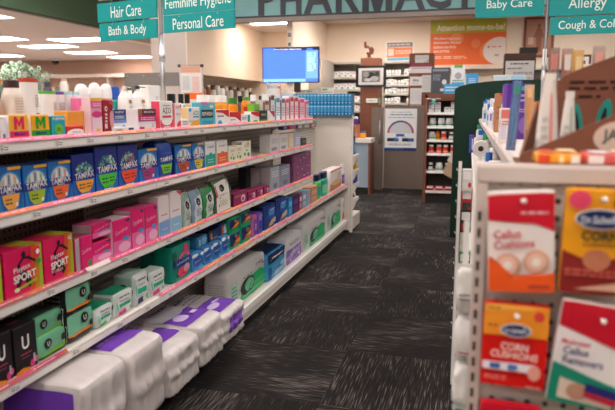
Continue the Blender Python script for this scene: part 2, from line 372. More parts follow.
T('carton', 'carton', 'small carton with red top, white curve and green foot', (3.356, 0.144, 0.066, 'S1', -1.245, 0.0000), C('#f5f3ef', [('p', [(0, .8), (1, .5), (1, 1), (0, 1)], '#d3242e'), ('e', .5, 0, .4, .25, '#54a83c', 0, 180)]), d=.035)
T('carton', 'carton', 'small black carton with a green foot and pale lettering', (3.509, 0.137, 0.071, 'S1', -1.245, 0.0000), C('#23312c', [('t', 'MAX', .5, .65, .6, .2, '#dfe6d8'), ('r', 0, 0, 1, .25, '#4c9a3a')]), d=.035)
T('carton', 'carton', 'small white carton with red slanting corner before the teal tubes', (3.656, 0.128, 0.067, 'S1', -1.245, 0.0000), C('#f3efec', [('p', [(0, 1), (.2, 1), (1, .35), (1, 1)], '#cb2a33'), ('p', [(.4, 1), (1, .4), (1, 1)], '#cb2a33')]), d=.035)

# top shelf, taller things at the back
T('shampoo_bottle', 'bottle', 'tan bottle with a dark brown cap, partly cut off', (1.533, 0.065, 0.137, 'S1', -1.370, 0.0000), B('#b89a88', '#3d2f2c', ops=[('l', .25, .3, .75, .5, 2, '#6d5448')]), d=.05)
T('shampoo_bottle', 'bottle', 'cream bottle with a dark brown cap behind the yellow pink carton', (1.595, 0.077, 0.175, 'S1', -1.360, 0.0000), B('#e9dcd2', '#4a3836', ops=[('l', .25, .42, .75, .7, 6, '#cdb6a4'), ('l', .2, .3, .8, .36, 1, '#a8988c')]), d=.055)
T('shampoo_bottle', 'bottle', 'tall white bottle with a red rim at its top', (1.684, 0.069, 0.183, 'S1', -1.370, 0.0000), B('#f1efef', '#c4452f', 'tottle', ops=[('l', .45, .5, .9, .72, 7, '#8b8b94'), ('l', .45, .3, .9, .42, 2, '#6b6b76')]), d=.05)
T('shampoo_bottle', 'bottle', 'white bottle with green rim, first behind the teal carton', (1.813, 0.041, 0.147, 'S1', -1.420, 0.0000), B('#eff0ee', '#63c44c', 'tottle'), d=.05)
T('shampoo_bottle', 'bottle', 'white bottle with green rim, wider and more printed', (1.770, 0.054, 0.145, 'S1', -1.360, 0.0000), B('#f3f2f2', '#5fc54a', 'tottle', ops=[('l', .4, .4, .9, .75, 9, '#93949c')]), d=.05)
T('shampoo_bottle', 'bottle', 'white bottle with a violet rim beside green rimmed bottles', (1.835, 0.046, 0.144, 'S1', -1.370, 0.0000), B('#efeff2', '#6a4a9c', 'tottle', ops=[('l', .15, .4, .8, .75, 9, '#9a9aa4')]), d=.05)
T('shampoo_bottle', 'bottle', 'white bottle with aqua rim, first of two', (1.884, 0.039, 0.145, 'S1', -1.370, 0.0000), B('#f1f4f4', '#a6e0dc', 'tottle'), d=.045)
T('shampoo_bottle', 'bottle', 'white bottle with aqua rim, beside the pink cartons', (1.909, 0.040, 0.145, 'S1', -1.360, 0.0000), B('#f3f4f5', '#9fdcda', 'tottle'), d=.045)
T('carton', 'carton', 'bright pink carton behind the plain orange carton', (1.880, 0.031, 0.122, 'S1', -1.330, 0.0000), C('#ee7ab4', [('e', .5, .6, .35, .2, '#f7b5d4'), ('l', .15, .2, .85, .4, 3, WHITE)]), d=.03)
T('carton', 'carton', 'second bright pink carton, next to the yellow topped one', (1.914, 0.035, 0.122, 'S1', -1.330, 0.0000), C('#e96aa8', [('e', .5, .65, .3, .16, '#f7b5d4'), ('l', .15, .2, .85, .4, 3, WHITE)]), d=.03)
for px, c, a in (((2.022, 0.081, 0.178, 'S1', -1.420, 0.0000), '#cfc8cc', 'grey and white'), ((2.107, 0.077, 0.185, 'S1', -1.420, 0.0000), '#6d2230', 'maroon'), ((2.168, 0.081, 0.183, 'S1', -1.410, 0.0000), '#e0641f', 'orange')):
    T('deodorant_stick', 'deodorant', a+' deodorant stick under a round white cap', px, B(c, '#efeeee', 'dome', ops=[('r', .15, .55, .85, .66, '#3f4c78' if a[0] == 'g' else '#f2e3dd'), ('l', .2, .3, .8, .48, 3, '#f4ebe6')]), d=.04)
T('lotion_tube', 'bottle', 'teal tube with a blue cap behind the white pump bottles', (2.214, 0.059, 0.172, 'S1', -1.390, 0.0000), B('#27a59c', '#2a5cc0', 'slim', ops=[('l', .2, .3, .8, .6, 4, '#c8ecea')]), d=.04)
for px, a in (((2.191, 0.082, 0.171, 'S1', -1.340, 0.0000), 'beside the teal tube'), ((2.293, 0.097, 0.174, 'S1', -1.345, 0.0000), 'nearer the sign pole')):
    T('pump_bottle', 'bottle', 'white lotion pump bottle with brown label mark, '+a, px, B('#f1efed', '#3a3a3e' if 'pole' in a else '#e8e5e2', 'pump', ops=[('r', .4, .62, .75, .7, '#a9825c'), ('l', .4, .45, .8, .58, 4, '#b5b0ac'), ('l', .35, .2, .8, .38, 4, '#85868e')]), d=.045)
T('carton', 'carton', 'tall plain white carton behind the white pump bottle', (2.524, 0.105, 0.189, 'S1', -1.420, 0.0000), C('#f0efee', [('l', .6, .55, .9, .75, 4, '#a6a6ac')]), d=.05)
T('carton', 'carton', 'low white carton with pink print beside the sign pole', (2.312, 0.059, 0.101, 'S1', -1.280, 0.0000), C('#f1eeee', [('l', .2, .6, .8, .85, 3, '#e0849c')]), d=.03)
T('spray_can', 'bottle', 'white spray bottle with a black cap beside the sign pole', (2.682, 0.103, 0.154, 'S1', -1.400, 0.0000), B('#efecec', '#26262a', 'slim', ops=[('l', .2, .3, .8, .5, 3, '#d05a68')]), d=.035)
T('lotion_tube', 'bottle', 'teal striped tube with a black cap, first of two', (2.661, 0.057, 0.152, 'S1', -1.330, 0.0000), B('#d9dcdc', '#202226', 'slim', ops=[('r', .3, .05, .75, .65, '#3a98a0')]), d=.03)
T('lotion_tube', 'bottle', 'amber tube with a black cap, second of two', (2.744, 0.060, 0.154, 'S1', -1.340, 0.0000), B('#d6b48e', '#202226', 'slim'), d=.03)
p0 = T('supplement_bottle', 'bottle', 'orange supplement bottle with a white cap', (3.088, 0.092, 0.156, 'S1', -1.400, 0.0000), B('#f09a2c', '#f3f1ee', 'jar', ops=[('r', .1, .1, .9, .5, '#f6efe6'), ('l', .2, .2, .8, .4, 2, '#c78a4a')]), d=.075, group='orange supplement bottles with white caps')
p0['label'] = 'orange supplement bottle with white cap behind the red wave cartons'
row(p0, 4, .082, group='orange supplement bottles with white caps')
T('supplement_bottle', 'bottle', 'orange bottle with a green cap behind white caps', (3.502, 0.082, 0.145, 'S1', -1.400, 0.0000), B('#e58a24', '#3b7d35', 'jar'), d=.06)
T('supplement_bottle', 'bottle', 'orange and white bottle with a bright green cap', (3.563, 0.123, 0.152, 'S1', -1.350, 0.0000), B('#ee8a2e', '#4ea23a', 'shampoo', ops=[('r', .02, .05, .98, .42, '#f2efe9'), ('p', [(0, .45), (1, .3), (1, .55), (0, .62)], '#d63a30')]), d=.05)
T('supplement_bottle', 'bottle', 'lime green carton with an orange band among small bottles', (3.585, 0.156, 0.110, 'S1', -1.310, 0.0000), C('#79b83a', [('r', 0, .35, 1, .62, '#ef8a35'), ('l', .2, .1, .8, .28, 2, '#e9f2dc')]), d=.05)
for k, px in enumerate(((3.747, 0.062, 0.161, 'S1', -1.450, 0.0000), (3.997, 0.080, 0.172, 'S1', -1.460, 0.0000), (4.159, 0.108, 0.168, 'S1', -1.460, 0.0000))):
    T('supplement_bottle', 'bottle', ('dark bottle with a black cap behind the green capped orange bottle', 'dark bottle with a white cap between orange and lime packs', 'grey bottle with a dark cap beside the pink test cartons')[k], px, B(('#5a4a44', '#6a6a70', '#8a8a90')[k], ('#1d1d20', '#e8e8e8', '#2b2b30')[k], 'jar'), d=.04)
for px, a, b, nm in (((3.685, 0.116, 0.135, 'S1', -1.287, 0.0000), '#c9c3c2', '#8b5348', 'grey and brown'), ((3.801, 0.112, 0.174, 'S1', -1.287, 0.0000), '#e8e6e6', '#6b4a44', 'tall grey'), ((3.913, 0.118, 0.157, 'S1', -1.287, 0.0000), '#eef3f6', '#38a6c8', 'sky blue and white'), ((4.032, 0.114, 0.152, 'S1', -1.287, 0.0000), '#e7e4ea', '#6a6472', 'pale grey'),
        ((4.145, 0.095, 0.153, 'S1', -1.287, 0.0000), '#f0dfe6', '#d63a70', 'white and rose'), ((4.240, 0.112, 0.168, 'S1', -1.287, 0.0000), '#efe3e8', '#b41f35', 'dark red topped'), ((4.352, 0.118, 0.167, 'S1', -1.287, 0.0000), '#f3e2e8', '#c41f3a', 'red cornered'), ((4.470, 0.181, 0.158, 'S1', -1.287, 0.0000), '#f0cdd8', '#d24a78', 'pale pink'), ((4.651, 0.118, 0.144, 'S1', -1.287, 0.0000), '#eed3dc', '#e04a80', 'hot pink edged')):
    T('test_kit_carton', 'carton', nm+' slim test kit carton at the far end of the top shelf', px, C(a, [('r', 0, 0, .3, .9, b), ('r', .35, .78, .95, .95, b), ('l', .4, .2, .9, .6, 4, '#9a8a94')], side=a), d=.05)
# clear display header standing behind the test kits
t = empty('sample_display', (-1.44, 4.36, 1.1559), 'clear acrylic display with small printed cards behind test kits', 'display', rz=PI/2)
m = M(); m.box(-.16, .16, -.004, 0, 0, .26, clear('acrylic', '#eef2f4', .35)); m.box(-.16, -.155, -.10, 0, 0, .22, clear('acrylic')); m.box(.155, .16, -.10, 0, 0, .22, clear('acrylic')); m.box(-.16, .16, -.1, 0, 0, .004, clear('acrylic')); m.build('stand', t)
m = M(); m.box(-.15, .15, .001, .003, .1, .25, '#e9e7e6')
m.paint(lambda x, y, o: (-.15+.3*x, -.005-o, .1+.15*y), .3, .15, [('r', .02, .1, .25, .95, '#a7a5a8'), ('r', .3, .2, .62, .8, '#dfe6ea'), ('e', .42, .5, .05, .12, '#3a3d48'), ('r', .66, .1, .78, .9, '#e6c24a'), ('r', .8, .05, .98, .5, '#4a7fd0'), ('r', .8, .55, .98, .95, '#d23a3a'), ('e', .9, .25, .05, .12, '#54b03c')])
m.build('card', t)

# ------------------------------------------------------------------ second shelf
NAVY = '#1a3190'
def beads(cx, cy, rx, ry, cols, n, seed):
    r = random.Random(seed); o = []
    for i in range(n):
        a = r.uniform(0, PI); q = math.sqrt(r.uniform(.05, .92)); s = r.uniform(.025, .05)
        o.append(('e', cx+rx*q*math.cos(a), cy+ry*q*math.sin(a), s, s*.8, r.choice(cols)))
    return o
def pearl(c, c2, seed):
    return C('#1c6fc0', [('r', 0, .4, 1, .62, NAVY), ('e', .5, .6, .47, .31, '#2d8fd6', 0, 180), ('e', .5, .6, .39, .27, '#c9d3dc', 0, 180)] +
             [('p', [(.5+.36*math.cos(a)-.03, .62), (.5+.36*math.cos(a)+.05, .62), (.5+.33*math.cos(a)+.04, .6+.22*math.sin(a)), (.5+.33*math.cos(a)-.03, .6+.25*math.sin(a))], k) for a, k in zip((.5, .9, 1.3, 1.7, 2.1, 2.6), ('#f3f4f5', c2, '#eef0f2', '#6f7d8c', '#f5f5f5', c2))] +
             [('p', [(.14, .4), (.86, .4), (.8, .2), (.66, .07), (.34, .07), (.2, .2)], c), ('l', .26, .16, .56, .33, 2, '#4c3a2a'), ('e', .72, .16, .05, .05, '#f2efe6'),
              ('t', 'TAMPAX', .5, .53, .88, .145, WHITE, 3), ('t', 'PEARL', .5, .43, .34, .045, '#dfe6f4', 3), ('r', .42, .93, .96, 1.0, '#f0b33a'), ('p', [(0, 0), (.12, 0), (.05, .4), (0, .4)], '#2a86cf'), ('p', [(1, 0), (.9, 0), (.96, .4), (1, .4)], '#2a86cf')], side=NAVY, top='#1a4fa0')
def radiant(c, dome, seed, h0=.86):
    return C('#1c2f86', [('r', 0, .04, 1, .42, '#2566c4'), ('r', 0, .40, 1, .60, NAVY), ('e', .5, .58, .38, h0-.58, '#31568e', 0, 180)] + beads(.5, .58, .38, h0-.58, dome, 46, seed) +
             [('p', [(.1, .38), (.92, .38), (.84, .2), (.7, .09), (.32, .09), (.18, .2)], c), ('l', .24, .16, .52, .32, 2, '#23402c'), ('l', .58, .18, .82, .32, 2, '#23402c'), ('r', .3, .03, .72, .06, '#dfe6f0'), ('t', 'TAMPAX', .5, .50, .86, .145, WHITE, 3)], side='#172873', top='#172873')
gr = ['#6fae9d', '#9fd0c0', '#4d8f86', '#cfe6dc', '#5aa0a8']
T('tampon_carton', 'carton', 'blue tampon carton, pale orange bowl shape, first on second shelf', (1.382, 0.098, 0.127, 'S2', -1.245, 0.0000), pearl('#f2ae52', '#efb061', 1), d=.09)
T('tampon_carton', 'carton', 'blue tampon carton with olive green bowl shape and yellow tab', (1.485, 0.106, 0.123, 'S2', -1.245, 0.0000), pearl('#a9c43a', '#8fb944', 2), d=.09)
T('tampon_carton', 'carton', 'blue tampon carton with orange red bowl shape and yellow tab', (1.593, 0.111, 0.125, 'S2', -1.245, 0.0000), pearl('#ee6a35', '#e98b78', 3), d=.09)
T('tampon_carton', 'carton', 'navy tampon carton with beaded dome over pale orange bowl', (1.708, 0.122, 0.138, 'S2', -1.245, 0.0000), radiant('#f0a640', gr, 4, .82), d=.09)
T('tampon_carton', 'carton', 'tall navy tampon carton with bright green bowl shape', (1.834, 0.138, 0.157, 'S2', -1.245, 0.0000), radiant('#4fce3c', gr, 5, .8), d=.09)
T('tampon_carton', 'carton', 'tall navy tampon carton with vivid red orange bowl', (1.974, 0.138, 0.155, 'S2', -1.245, 0.0000), radiant('#f4502a', ['#6f9a9d', '#8f86b0', '#b04a60', '#9fd0c0'], 6, .82), d=.09)
T('tampon_carton', 'carton', 'blue tampon carton with a magenta bowl shape', (2.115, 0.148, 0.128, 'S2', -1.245, 0.0000), pearl('#b23a86', '#cfd4da', 7), d=.09)
T('tampon_carton', 'carton', 'plain deep blue tampon pack with lime label below lettering', (2.268, 0.139, 0.155, 'S2', -1.245, 0.0000), S('#1d4aa8', [('p', [(.14, .36), (.9, .36), (.8, .1), (.28, .1)], '#86d23c'), ('l', .3, .16, .7, .3, 2, '#2c5a2a'), ('t', 'TAMPAX', .5, .5, .8, .12, WHITE, 3), ('e', .5, .66, .4, .012, '#4a7cd2')], n=7, wr=.003, pinch=.3), d=.085)
T('tampon_carton', 'carton', 'blue tampon carton with red and green bowl, next to lime label', (2.415, 0.161, 0.125, 'S2', -1.245, 0.0000), pearl('#c8563c', '#7fb8c4', 8), d=.09)
T('tampon_carton', 'carton', 'blue tampon carton with yellow bowl beside the teal white carton', (2.581, 0.135, 0.125, 'S2', -1.245, 0.0000), pearl('#d8c03a', '#e9a884', 9), d=.09)
T('carton', 'carton', 'white carton with teal lower half on the second shelf', (2.727, 0.118, 0.125, 'S2', -1.245, 0.0000), C('#f0efee', [('r', 0, 0, 1, .5, '#1fa595'), ('e', .5, .5, .16, .07, '#1fa595'), ('t', 'rael', .5, .8, .6, .1, '#5b6168', 0, 0), ('l', .2, .15, .8, .35, 2, '#b7e0d8')], side='#d8d6d2'), d=.07)
T('carton', 'carton', 'white carton with orange lower half on the second shelf', (2.864, 0.136, 0.122, 'S2', -1.245, 0.0000), C('#f1eeec', [('r', 0, 0, 1, .5, '#ee6a32'), ('e', .5, .5, .14, .06, '#ee6a32'), ('t', 'rael', .5, .8, .6, .1, '#5b6168', 0, 0), ('l', .2, .15, .8, .35, 2, '#f7d2c0')], side='#d8d6d2'), d=.07)
leaf = [('e', .3, .3, .12, .1, '#7da23a'), ('e', .7, .25, .14, .12, '#55862f'), ('e', .5, .5, .1, .07, '#b6c552'), ('l', .2, .65, .8, .85, 2, '#b9a46a')]
T('carton', 'carton', 'cream low carton with green leaf print', (3.019, 0.091, 0.081, 'S2', -1.245, 0.0000), C('#efe9d6', leaf, side='#ddd6c0'), d=.06)
T('carton', 'carton', 'second cream carton with green leaf print', (3.110, 0.096, 0.083, 'S2', -1.245, 0.0000), C('#efe9d6', leaf, side='#ddd6c0'), d=.06)
T('carton', 'carton', 'white leaf print carton with gold corner, taller than its neighbours', (3.207, 0.142, 0.099, 'S2', -1.245, 0.0000), C('#f0ede2', leaf + [('r', .55, .8, .75, .98, '#d7c23c')], side='#ddd6c0'), d=.06)
for px, a, l in (((3.690, 0.195, 0.116, 'S2', -1.245, 0.0000), '#cfcccb', 'light grey carton after the gap on the second shelf'), ((3.895, 0.180, 0.111, 'S2', -1.245, 0.0000), '#d9d6d4', 'light grey carton beside the one with an orange edge'), ((4.087, 0.133, 0.111, 'S2', -1.245, 0.0000), '#e2c9a6', 'pale orange carton on the second shelf'), ((4.233, 0.156, 0.111, 'S2', -1.245, 0.0000), '#b7bcd6', 'lilac blue carton on the second shelf')):
    T('carton', 'carton', l, px, C(a, [('r', .15, .12, .7, .3, '#8d8a90'), ('l', .15, .5, .85, .8, 3, '#a09da4')] if a[1] in 'cd' else [('l', .2, .2, .8, .7, 4, '#f2ece4')], side=a), d=.07)
T('carton', 'carton', 'small black carton at the far end of the second shelf', (4.504, 0.143, 0.055, 'S2', -1.270, 0.0000), C('#2e2d31', [('r', .2, .3, .8, .7, '#6d6f74')]), d=.04)

# ------------------------------------------------------------------ third shelf
def sport(k):
    runner = [(.36, .26), (.44, .36), (.41, .46), (.40, .66), (.50, .76), (.60, .74), (.80, .62), (.82, .66), (.62, .80), (.47, .80), (.33, .66), (.30, .56), (.34, .55), (.37, .60), (.38, .46), (.30, .30)]
    ops = [('r', .62, 0, 1, 1, '#e5552f'), ('r', .76, 0, 1, 1, '#d98a2c'), ('r', .88, 0, 1, 1, '#a4bf32'), ('p', [(.62, 0), (.72, 1), (.62, 1)], '#d8124c'), ('p', [(.76, 0), (.84, 1), (.76, 1)], '#e5552f'), ('p', [(.88, 0), (.95, 1), (.88, 1)], '#d98a2c'),
           ('p', runner, '#2a1420'), ('e', .5, .86, .055, .065, '#2a1420'), ('p', [(.40, .48), (.52, .5), (.70, .2), (.62, .1), (.58, .14), (.5, .3)], '#2a1420'), ('p', [(.4, .48), (.46, .36), (.3, .12), (.25, .16)], '#2a1420'),
           ('t', 'Playtex', .44, .56, .44, .15, WHITE, 6, .0), ('t', 'SPORT', .5, .38, .6, .17, WHITE, 3, .03)]
    if k == 0: ops += [('p', [(.3, .12), (.8, .2), (.8, .27), (.3, .17)], '#9cc43a'), ('e', .27, .14, .07, .05, '#d9e2b8'), ('e', .87, .82, .08, .13, '#e8254c'), ('e', .87, .83, .05, .06, WHITE), ('e', .88, .62, .07, .06, '#2f9a42')]
    else: ops += [('r', .72, .01, .98, .08, '#ee9a2a'), ('l', .2, .2, .6, .27, 2, '#f0d7dc'), ('t', '42', .88, .9, .12, .08, WHITE)]
    return C('#e3125e', ops, side='#c20f4c', top='#e3125e', tops=[('r', .6, 0, 1, 1, '#b9c23c'), ('r', .45, 0, .6, 1, '#df6a33')])
T('tampon_carton', 'carton', 'green edged pink sports carton cut off by the picture edge', (1.243, 0.132, 0.130, 'S3', -1.245, 0.0000), sport(1), d=.085)
T('tampon_carton', 'carton', 'bright pink sports carton with a green bat under its lettering', (1.383, 0.159, 0.135, 'S3', -1.245, 0.0000), sport(0), d=.085)
T('tampon_carton', 'carton', 'bright pink sports carton with a runner and orange foot strip', (1.547, 0.143, 0.136, 'S3', -1.245, 0.0000), sport(1), d=.085)
def liner(w2=1): return [('r', 0, 0, 1, .4, '#f06fae'), ('e', .6, .18, .34, .14, '#f7b4d4'), ('r', .52, .36, .86, .46, '#3f9fd2'), ('t', 'Carefree', .46, .66, .7, .11, '#f6c6de', 8, 0), ('r', .7, .88, .95, .95, '#5a3a6c')]
PK = '#ea1a78'
T('pantyliner_pack', 'pack', 'pink liner carton with a green and white end and leaf corner', (1.699, 0.099, 0.109, 'S3', -1.245, 0.0000), C(PK, [('t', 'Carefree', .62, .55, .56, .12, '#f6c6de', 8, 0), ('e', .8, .12, .14, .1, '#4aa044'), ('r', 0, 0, .22, 1, '#b8aab0'), ('r', .22, 0, .34, 1, '#c81560')], top='#a84a58'), d=.07)
T('pantyliner_pack', 'pack', 'small pink liner carton, lower of two stacked', (1.805, 0.122, 0.069, 'S3', -1.255, 0.0000), C(PK, liner(), side='#d8c4cc'), d=.08)
T('pantyliner_pack', 'pack', 'small pink liner carton on top of another', (1.812, 0.121, 0.049, 'S3', -1.255, 0.0853), C(PK, liner(), side='#d8c4cc', top='#ef5a9c'), d=.08)
T('pantyliner_pack', 'pack', 'tall pink liner carton beside the two stacked small ones', (1.920, 0.121, 0.129, 'S3', -1.245, 0.0000), C(PK, liner(), side='#d8c4cc', top='#e9e0e4'), d=.08)
T('pantyliner_pack', 'pack', 'taller pink liner carton, third from the stacked pair', (2.045, 0.096, 0.148, 'S3', -1.245, 0.0000), C(PK, liner(), side='#d8c4cc', top='#ef5a9c'), d=.08)
T('pantyliner_pack', 'pack', 'taller pink liner carton touching the white blue cartons', (2.145, 0.100, 0.144, 'S3', -1.245, 0.0000), C(PK, liner(), side='#d8c4cc', top='#ef5a9c'), d=.08)
T('carton', 'carton', 'tall white carton with pale blue foot beside pink cartons', (2.254, 0.095, 0.168, 'S3', -1.245, 0.0000), C('#ecdfe2', [('r', 0, 0, 1, .37, '#7fa6d8'), ('l', .2, .5, .8, .56, 1, '#8a8a94'), ('p', [(0, .37), (1, .37), (1, .41)], '#a9c0e2'), ('t', 'honest', .5, .18, .5, .06, '#c3d6ee')], side='#e3d3d7'), d=.09)
T('carton', 'carton', 'tall white carton with sky blue foot and red top corner', (2.354, 0.107, 0.173, 'S3', -1.245, 0.0000), C('#f0e6e8', [('r', 0, 0, 1, .37, '#8fc0de'), ('l', .2, .5, .8, .56, 1, '#8a8a94'), ('p', [(.55, 1), (1, 1), (1, .86)], '#e0325c'), ('t', 'honest', .5, .18, .5, .06, '#d0e4f0')], side='#e3d3d7'), d=.09)
def pouch(bg, band, tx): return S(bg, [('p', [(.18, .02), (.86, .08), (.98, .62), (.88, .84), (.3, .74)], band), ('e', .58, .64, .17, .13, '#171a1c'), ('t', 'L.', .58, .64, .12, .1, WHITE), ('l', .34, .2, .8, .44, 4, tx)], n=20, wr=.006, ns=30, pinch=.75, seal='#6e4a48', res=10)
T('pad_pouch', 'pouch', 'grey green pouch with black round emblem beside white carton', (2.465, 0.095, 0.152, 'S3', -1.245, 0.0000), pouch('#8ea79b', '#c3cdc9', '#5c6a66'), d=.06)
T('pad_pouch', 'pouch', 'grey blue pouch with black round emblem', (2.566, 0.119, 0.151, 'S3', -1.245, 0.0000), pouch('#7f97ae', '#cdd6de', '#55606e'), d=.06)
T('pad_pouch', 'pouch', 'dark green pouch with black round emblem', (2.690, 0.130, 0.149, 'S3', -1.245, 0.0000), pouch('#2a8a48', '#d3dcd6', '#4d6a58'), d=.06)
T('pad_pouch', 'pouch', 'large cream pouch with black emblem and green sides', (2.814, 0.229, 0.169, 'S3', -1.245, 0.0000), S('#3e6a4a', [('p', [(.14, .0), (.94, .03), (.84, 1), (.1, .9)], '#efe8e2'), ('e', .46, .74, .13, .11, '#15171a'), ('t', 'L.', .46, .74, .09, .08, WHITE), ('t', 'organic', .5, .55, .5, .05, '#77706c'), ('l', .26, .2, .72, .4, 4, '#cfc3b6'), ('p', [(.03, .5), (.14, .5), (.1, .88), (.05, .85)], '#d0504a')], n=20, wr=.005, ns=25, pinch=.6, seal='#d8d0c8', res=10), d=.07)
plum = C('#8a1550', [('e', .68, .45, .16, .3, '#eec8da'), ('e', .66, .4, .07, .14, '#8a1550'), ('l', .08, .6, .5, .85, 1, '#d07aa4')], side='#6d103f', top='#a03060')
p0 = T('tampon_carton', 'carton', 'small plum carton, first after the cream pouch', (3.069, 0.212, 0.070, 'S3', -1.245, 0.0000), plum, d=.07)
for px, l in (((3.289, 0.142, 0.054, 'S3', -1.245, 0.0000), 'small plum carton, second after the cream pouch'), ((3.440, 0.117, 0.051, 'S3', -1.245, 0.0000), 'small plum carton, third after the cream pouch'), ((3.566, 0.105, 0.048, 'S3', -1.245, 0.0000), 'small plum carton beside the grey cartons, last of four')):
    T('tampon_carton', 'carton', l, px, plum, d=.07)
T('carton', 'carton', 'black slim carton standing behind the plum cartons', (3.615, 0.174, 0.155, 'S3', -1.380, 0.0000), C('#26282b', [('l', .2, .3, .8, .7, 3, '#4a4c50')]), d=.05)
for px, a, l in (((3.697, 0.127, 0.145, 'S3', -1.320, 0.0000), '#cbc8ca', 'pale grey carton behind the plum cartons'), ((3.693, 0.186, 0.151, 'S3', -1.245, 0.0000), '#a7acb8', 'blue grey carton after the plum cartons'), ((3.890, 0.229, 0.141, 'S3', -1.245, 0.0000), '#8c93a8', 'slate blue carton beside the plum flowered carton')):
    T('carton', 'carton', l, px, C(a, [('l', .15, .55, .85, .85, 3, '#e4e4ea'), ('r', .3, .1, .7, .3, '#6f7688')], side='#b9b6ba'), d=.07)
fl = random.Random(3)
T('carton', 'carton', 'large plum carton with small pale flowers at the shelf end', (4.156, 0.533, 0.196, 'S3', -1.245, 0.0000), C('#8d4f7a', [('e', fl.uniform(.1, .9), fl.uniform(.08, .9), .025, .03, c) for c in ('#d9a9c8', '#5e2a50', '#e8cfe0', '#4d2244')*7] + [('r', 0, 0, .06, 1, '#6d3a5e')], side='#7a4068'), d=.08)

# ------------------------------------------------------------------ fourth shelf
def kotex(u): return [('t', 'U', .5, .62, .32, .3, WHITE, 0, .02), ('r', .26, .36, .74, .39, '#b23a64'), ('r', .3, .28, .66, .31, '#7d3a55'), ('e', .74, .1, .1, .09, '#e0408a'), ('e', .9, .16, .09, .07, '#e85a9a'), ('r', .78, .12, .86, .3, '#c8bcc2'), ('p', [(0, .0), (.62, .0), (.62, .05), (.3, .1), (0, .06)], '#e98b2a')]
T('pad_carton', 'carton', 'black carton with white U, cut off at the fourth shelf start', (1.311, 0.083, 0.143, 'S4', -1.245, 0.0000), C('#1d191c', kotex(1), side='#141214', top='#1d191c', tops=[('l', .3, .3, .8, .7, 1, '#a02a50')]), d=.09)
T('pad_carton', 'carton', 'black carton with white U beside the mint packs', (1.398, 0.097, 0.139, 'S4', -1.245, 0.0000), C('#1d191c', kotex(1), side='#141214', top='#1d191c', tops=[('l', .3, .3, .8, .7, 1, '#a02a50')]), d=.09)
mint = [('r', 0, 0, 1, .14, '#23301f'), ('p', [(0, .14), (1, .14), (1, .34), (0, .2)], '#86bf2f'), ('e', .33, .62, .115, .22, '#1b2622'), ('t', 'U', .33, .62, .08, .2, WHITE), ('e', .82, .62, .08, .16, '#1b2622'), ('l', .46, .6, .68, .72, 2, '#7fae9c'), ('r', .94, 0, 1, 1, '#c8d0cc')]
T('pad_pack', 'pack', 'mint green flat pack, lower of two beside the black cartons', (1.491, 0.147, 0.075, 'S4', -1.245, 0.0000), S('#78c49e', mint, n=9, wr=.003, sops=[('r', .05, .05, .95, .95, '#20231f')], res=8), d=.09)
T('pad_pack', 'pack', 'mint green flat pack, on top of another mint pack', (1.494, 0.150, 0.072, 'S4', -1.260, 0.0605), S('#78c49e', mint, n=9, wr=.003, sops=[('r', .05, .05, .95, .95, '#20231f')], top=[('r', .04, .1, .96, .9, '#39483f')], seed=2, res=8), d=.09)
blk = [('r', 0, .22, 1, .95, '#7cc6a4'), ('p', [(0, .2), (1, .22), (1, .34), (0, .26)], '#ee8f2c'), ('e', .62, .68, .14, .18, '#171b1a'), ('t', 'U', .62, .68, .1, .16, WHITE), ('e', .86, .42, .09, .11, '#171b1a'), ('l', .2, .08, .7, .16, 1, '#5b5b58')]
T('pad_pack', 'pack', 'black and mint pack with orange line, lower of two', (1.635, 0.147, 0.103, 'S4', -1.245, 0.0000), S('#1b1a1b', blk, n=9, wr=.003, sops=[('l', .2, .2, .8, .8, 4, '#6d6a6c')], res=8), d=.09)
T('pad_pack', 'pack', 'black and mint pack with orange line, upper of two', (1.634, 0.145, 0.102, 'S4', -1.245, 0.0885), S('#1b1a1b', blk, n=9, wr=.003, sops=[('l', .2, .2, .8, .8, 4, '#6d6a6c')], seed=3, res=8), d=.09)
def nat(c, c2): return S('#dfeae6', [('r', .08, .1, .98, .98, '#e9eceb'), ('l', .3, .72, .8, .86, 1, '#5a6664'), ('l', .32, .58, .76, .66, 1, '#7a8684'), ('r', .24, .36, .84, .52, '#24b48c'), ('r', .16, .06, .6, .22, c), ('e', .92, .75, .05, .14, '#2c3e42'), ('e', .1, .5, .05, .2, '#7fc9b0'), ('e', .8, .2, .08, .08, '#9fb8b4')], n=16, wr=.005, ns=24, top=[('r', .05, .1, .95, .95, c2)], sops=[('r', .1, .1, .9, .9, '#a7cfc0'), ('e', .5, .6, .2, .1, '#2f4a48')], res=8)
T('pad_pack', 'pack', 'white and jade pack beside the black and mint packs', (1.786, 0.111, 0.069, 'S4', -1.245, 0.0000), nat('#58b878', '#1f9f7a'), d=.09)
T('pad_pack', 'pack', 'white and jade pack with a pink corner label', (1.901, 0.133, 0.087, 'S4', -1.245, 0.0000), nat('#d8328c', '#1f9f7a'), d=.09)
T('pad_pack', 'pack', 'tall white and jade pack with a navy corner label', (2.040, 0.110, 0.126, 'S4', -1.245, 0.0000), nat('#2a2f66', '#b8d8cc'), d=.09)
T('pad_pack', 'pack', 'white and jade pack with a pink label beside teal packs', (2.152, 0.142, 0.101, 'S4', -1.245, 0.0000), nat('#e0408c', '#c9dcd4'), d=.07)
def always(): return S('#0f8f7c', [('e', .72, .78, .16, .2, '#e0487a'), ('e', .62, .62, .3, .14, '#e65c88'), ('e', .6, .58, .18, .1, '#0f8f7c'), ('r', .04, .4, .98, .6, '#263f94'), ('t', 'always', .5, .5, .62, .11, '#d6def0', 4, 0), ('e', .5, .24, .3, .14, '#e4406e'), ('e', .66, .3, .16, .12, '#f0a8bc'), ('e', .1, .7, .05, .2, '#3a5a5c')], n=16, wr=.004, res=8)
T('pad_pack', 'pack', 'teal pack with pink swirl and blue band, partly hidden', (2.405, 0.132, 0.114, 'S4', -1.345, 0.0000), always(), d=.09)
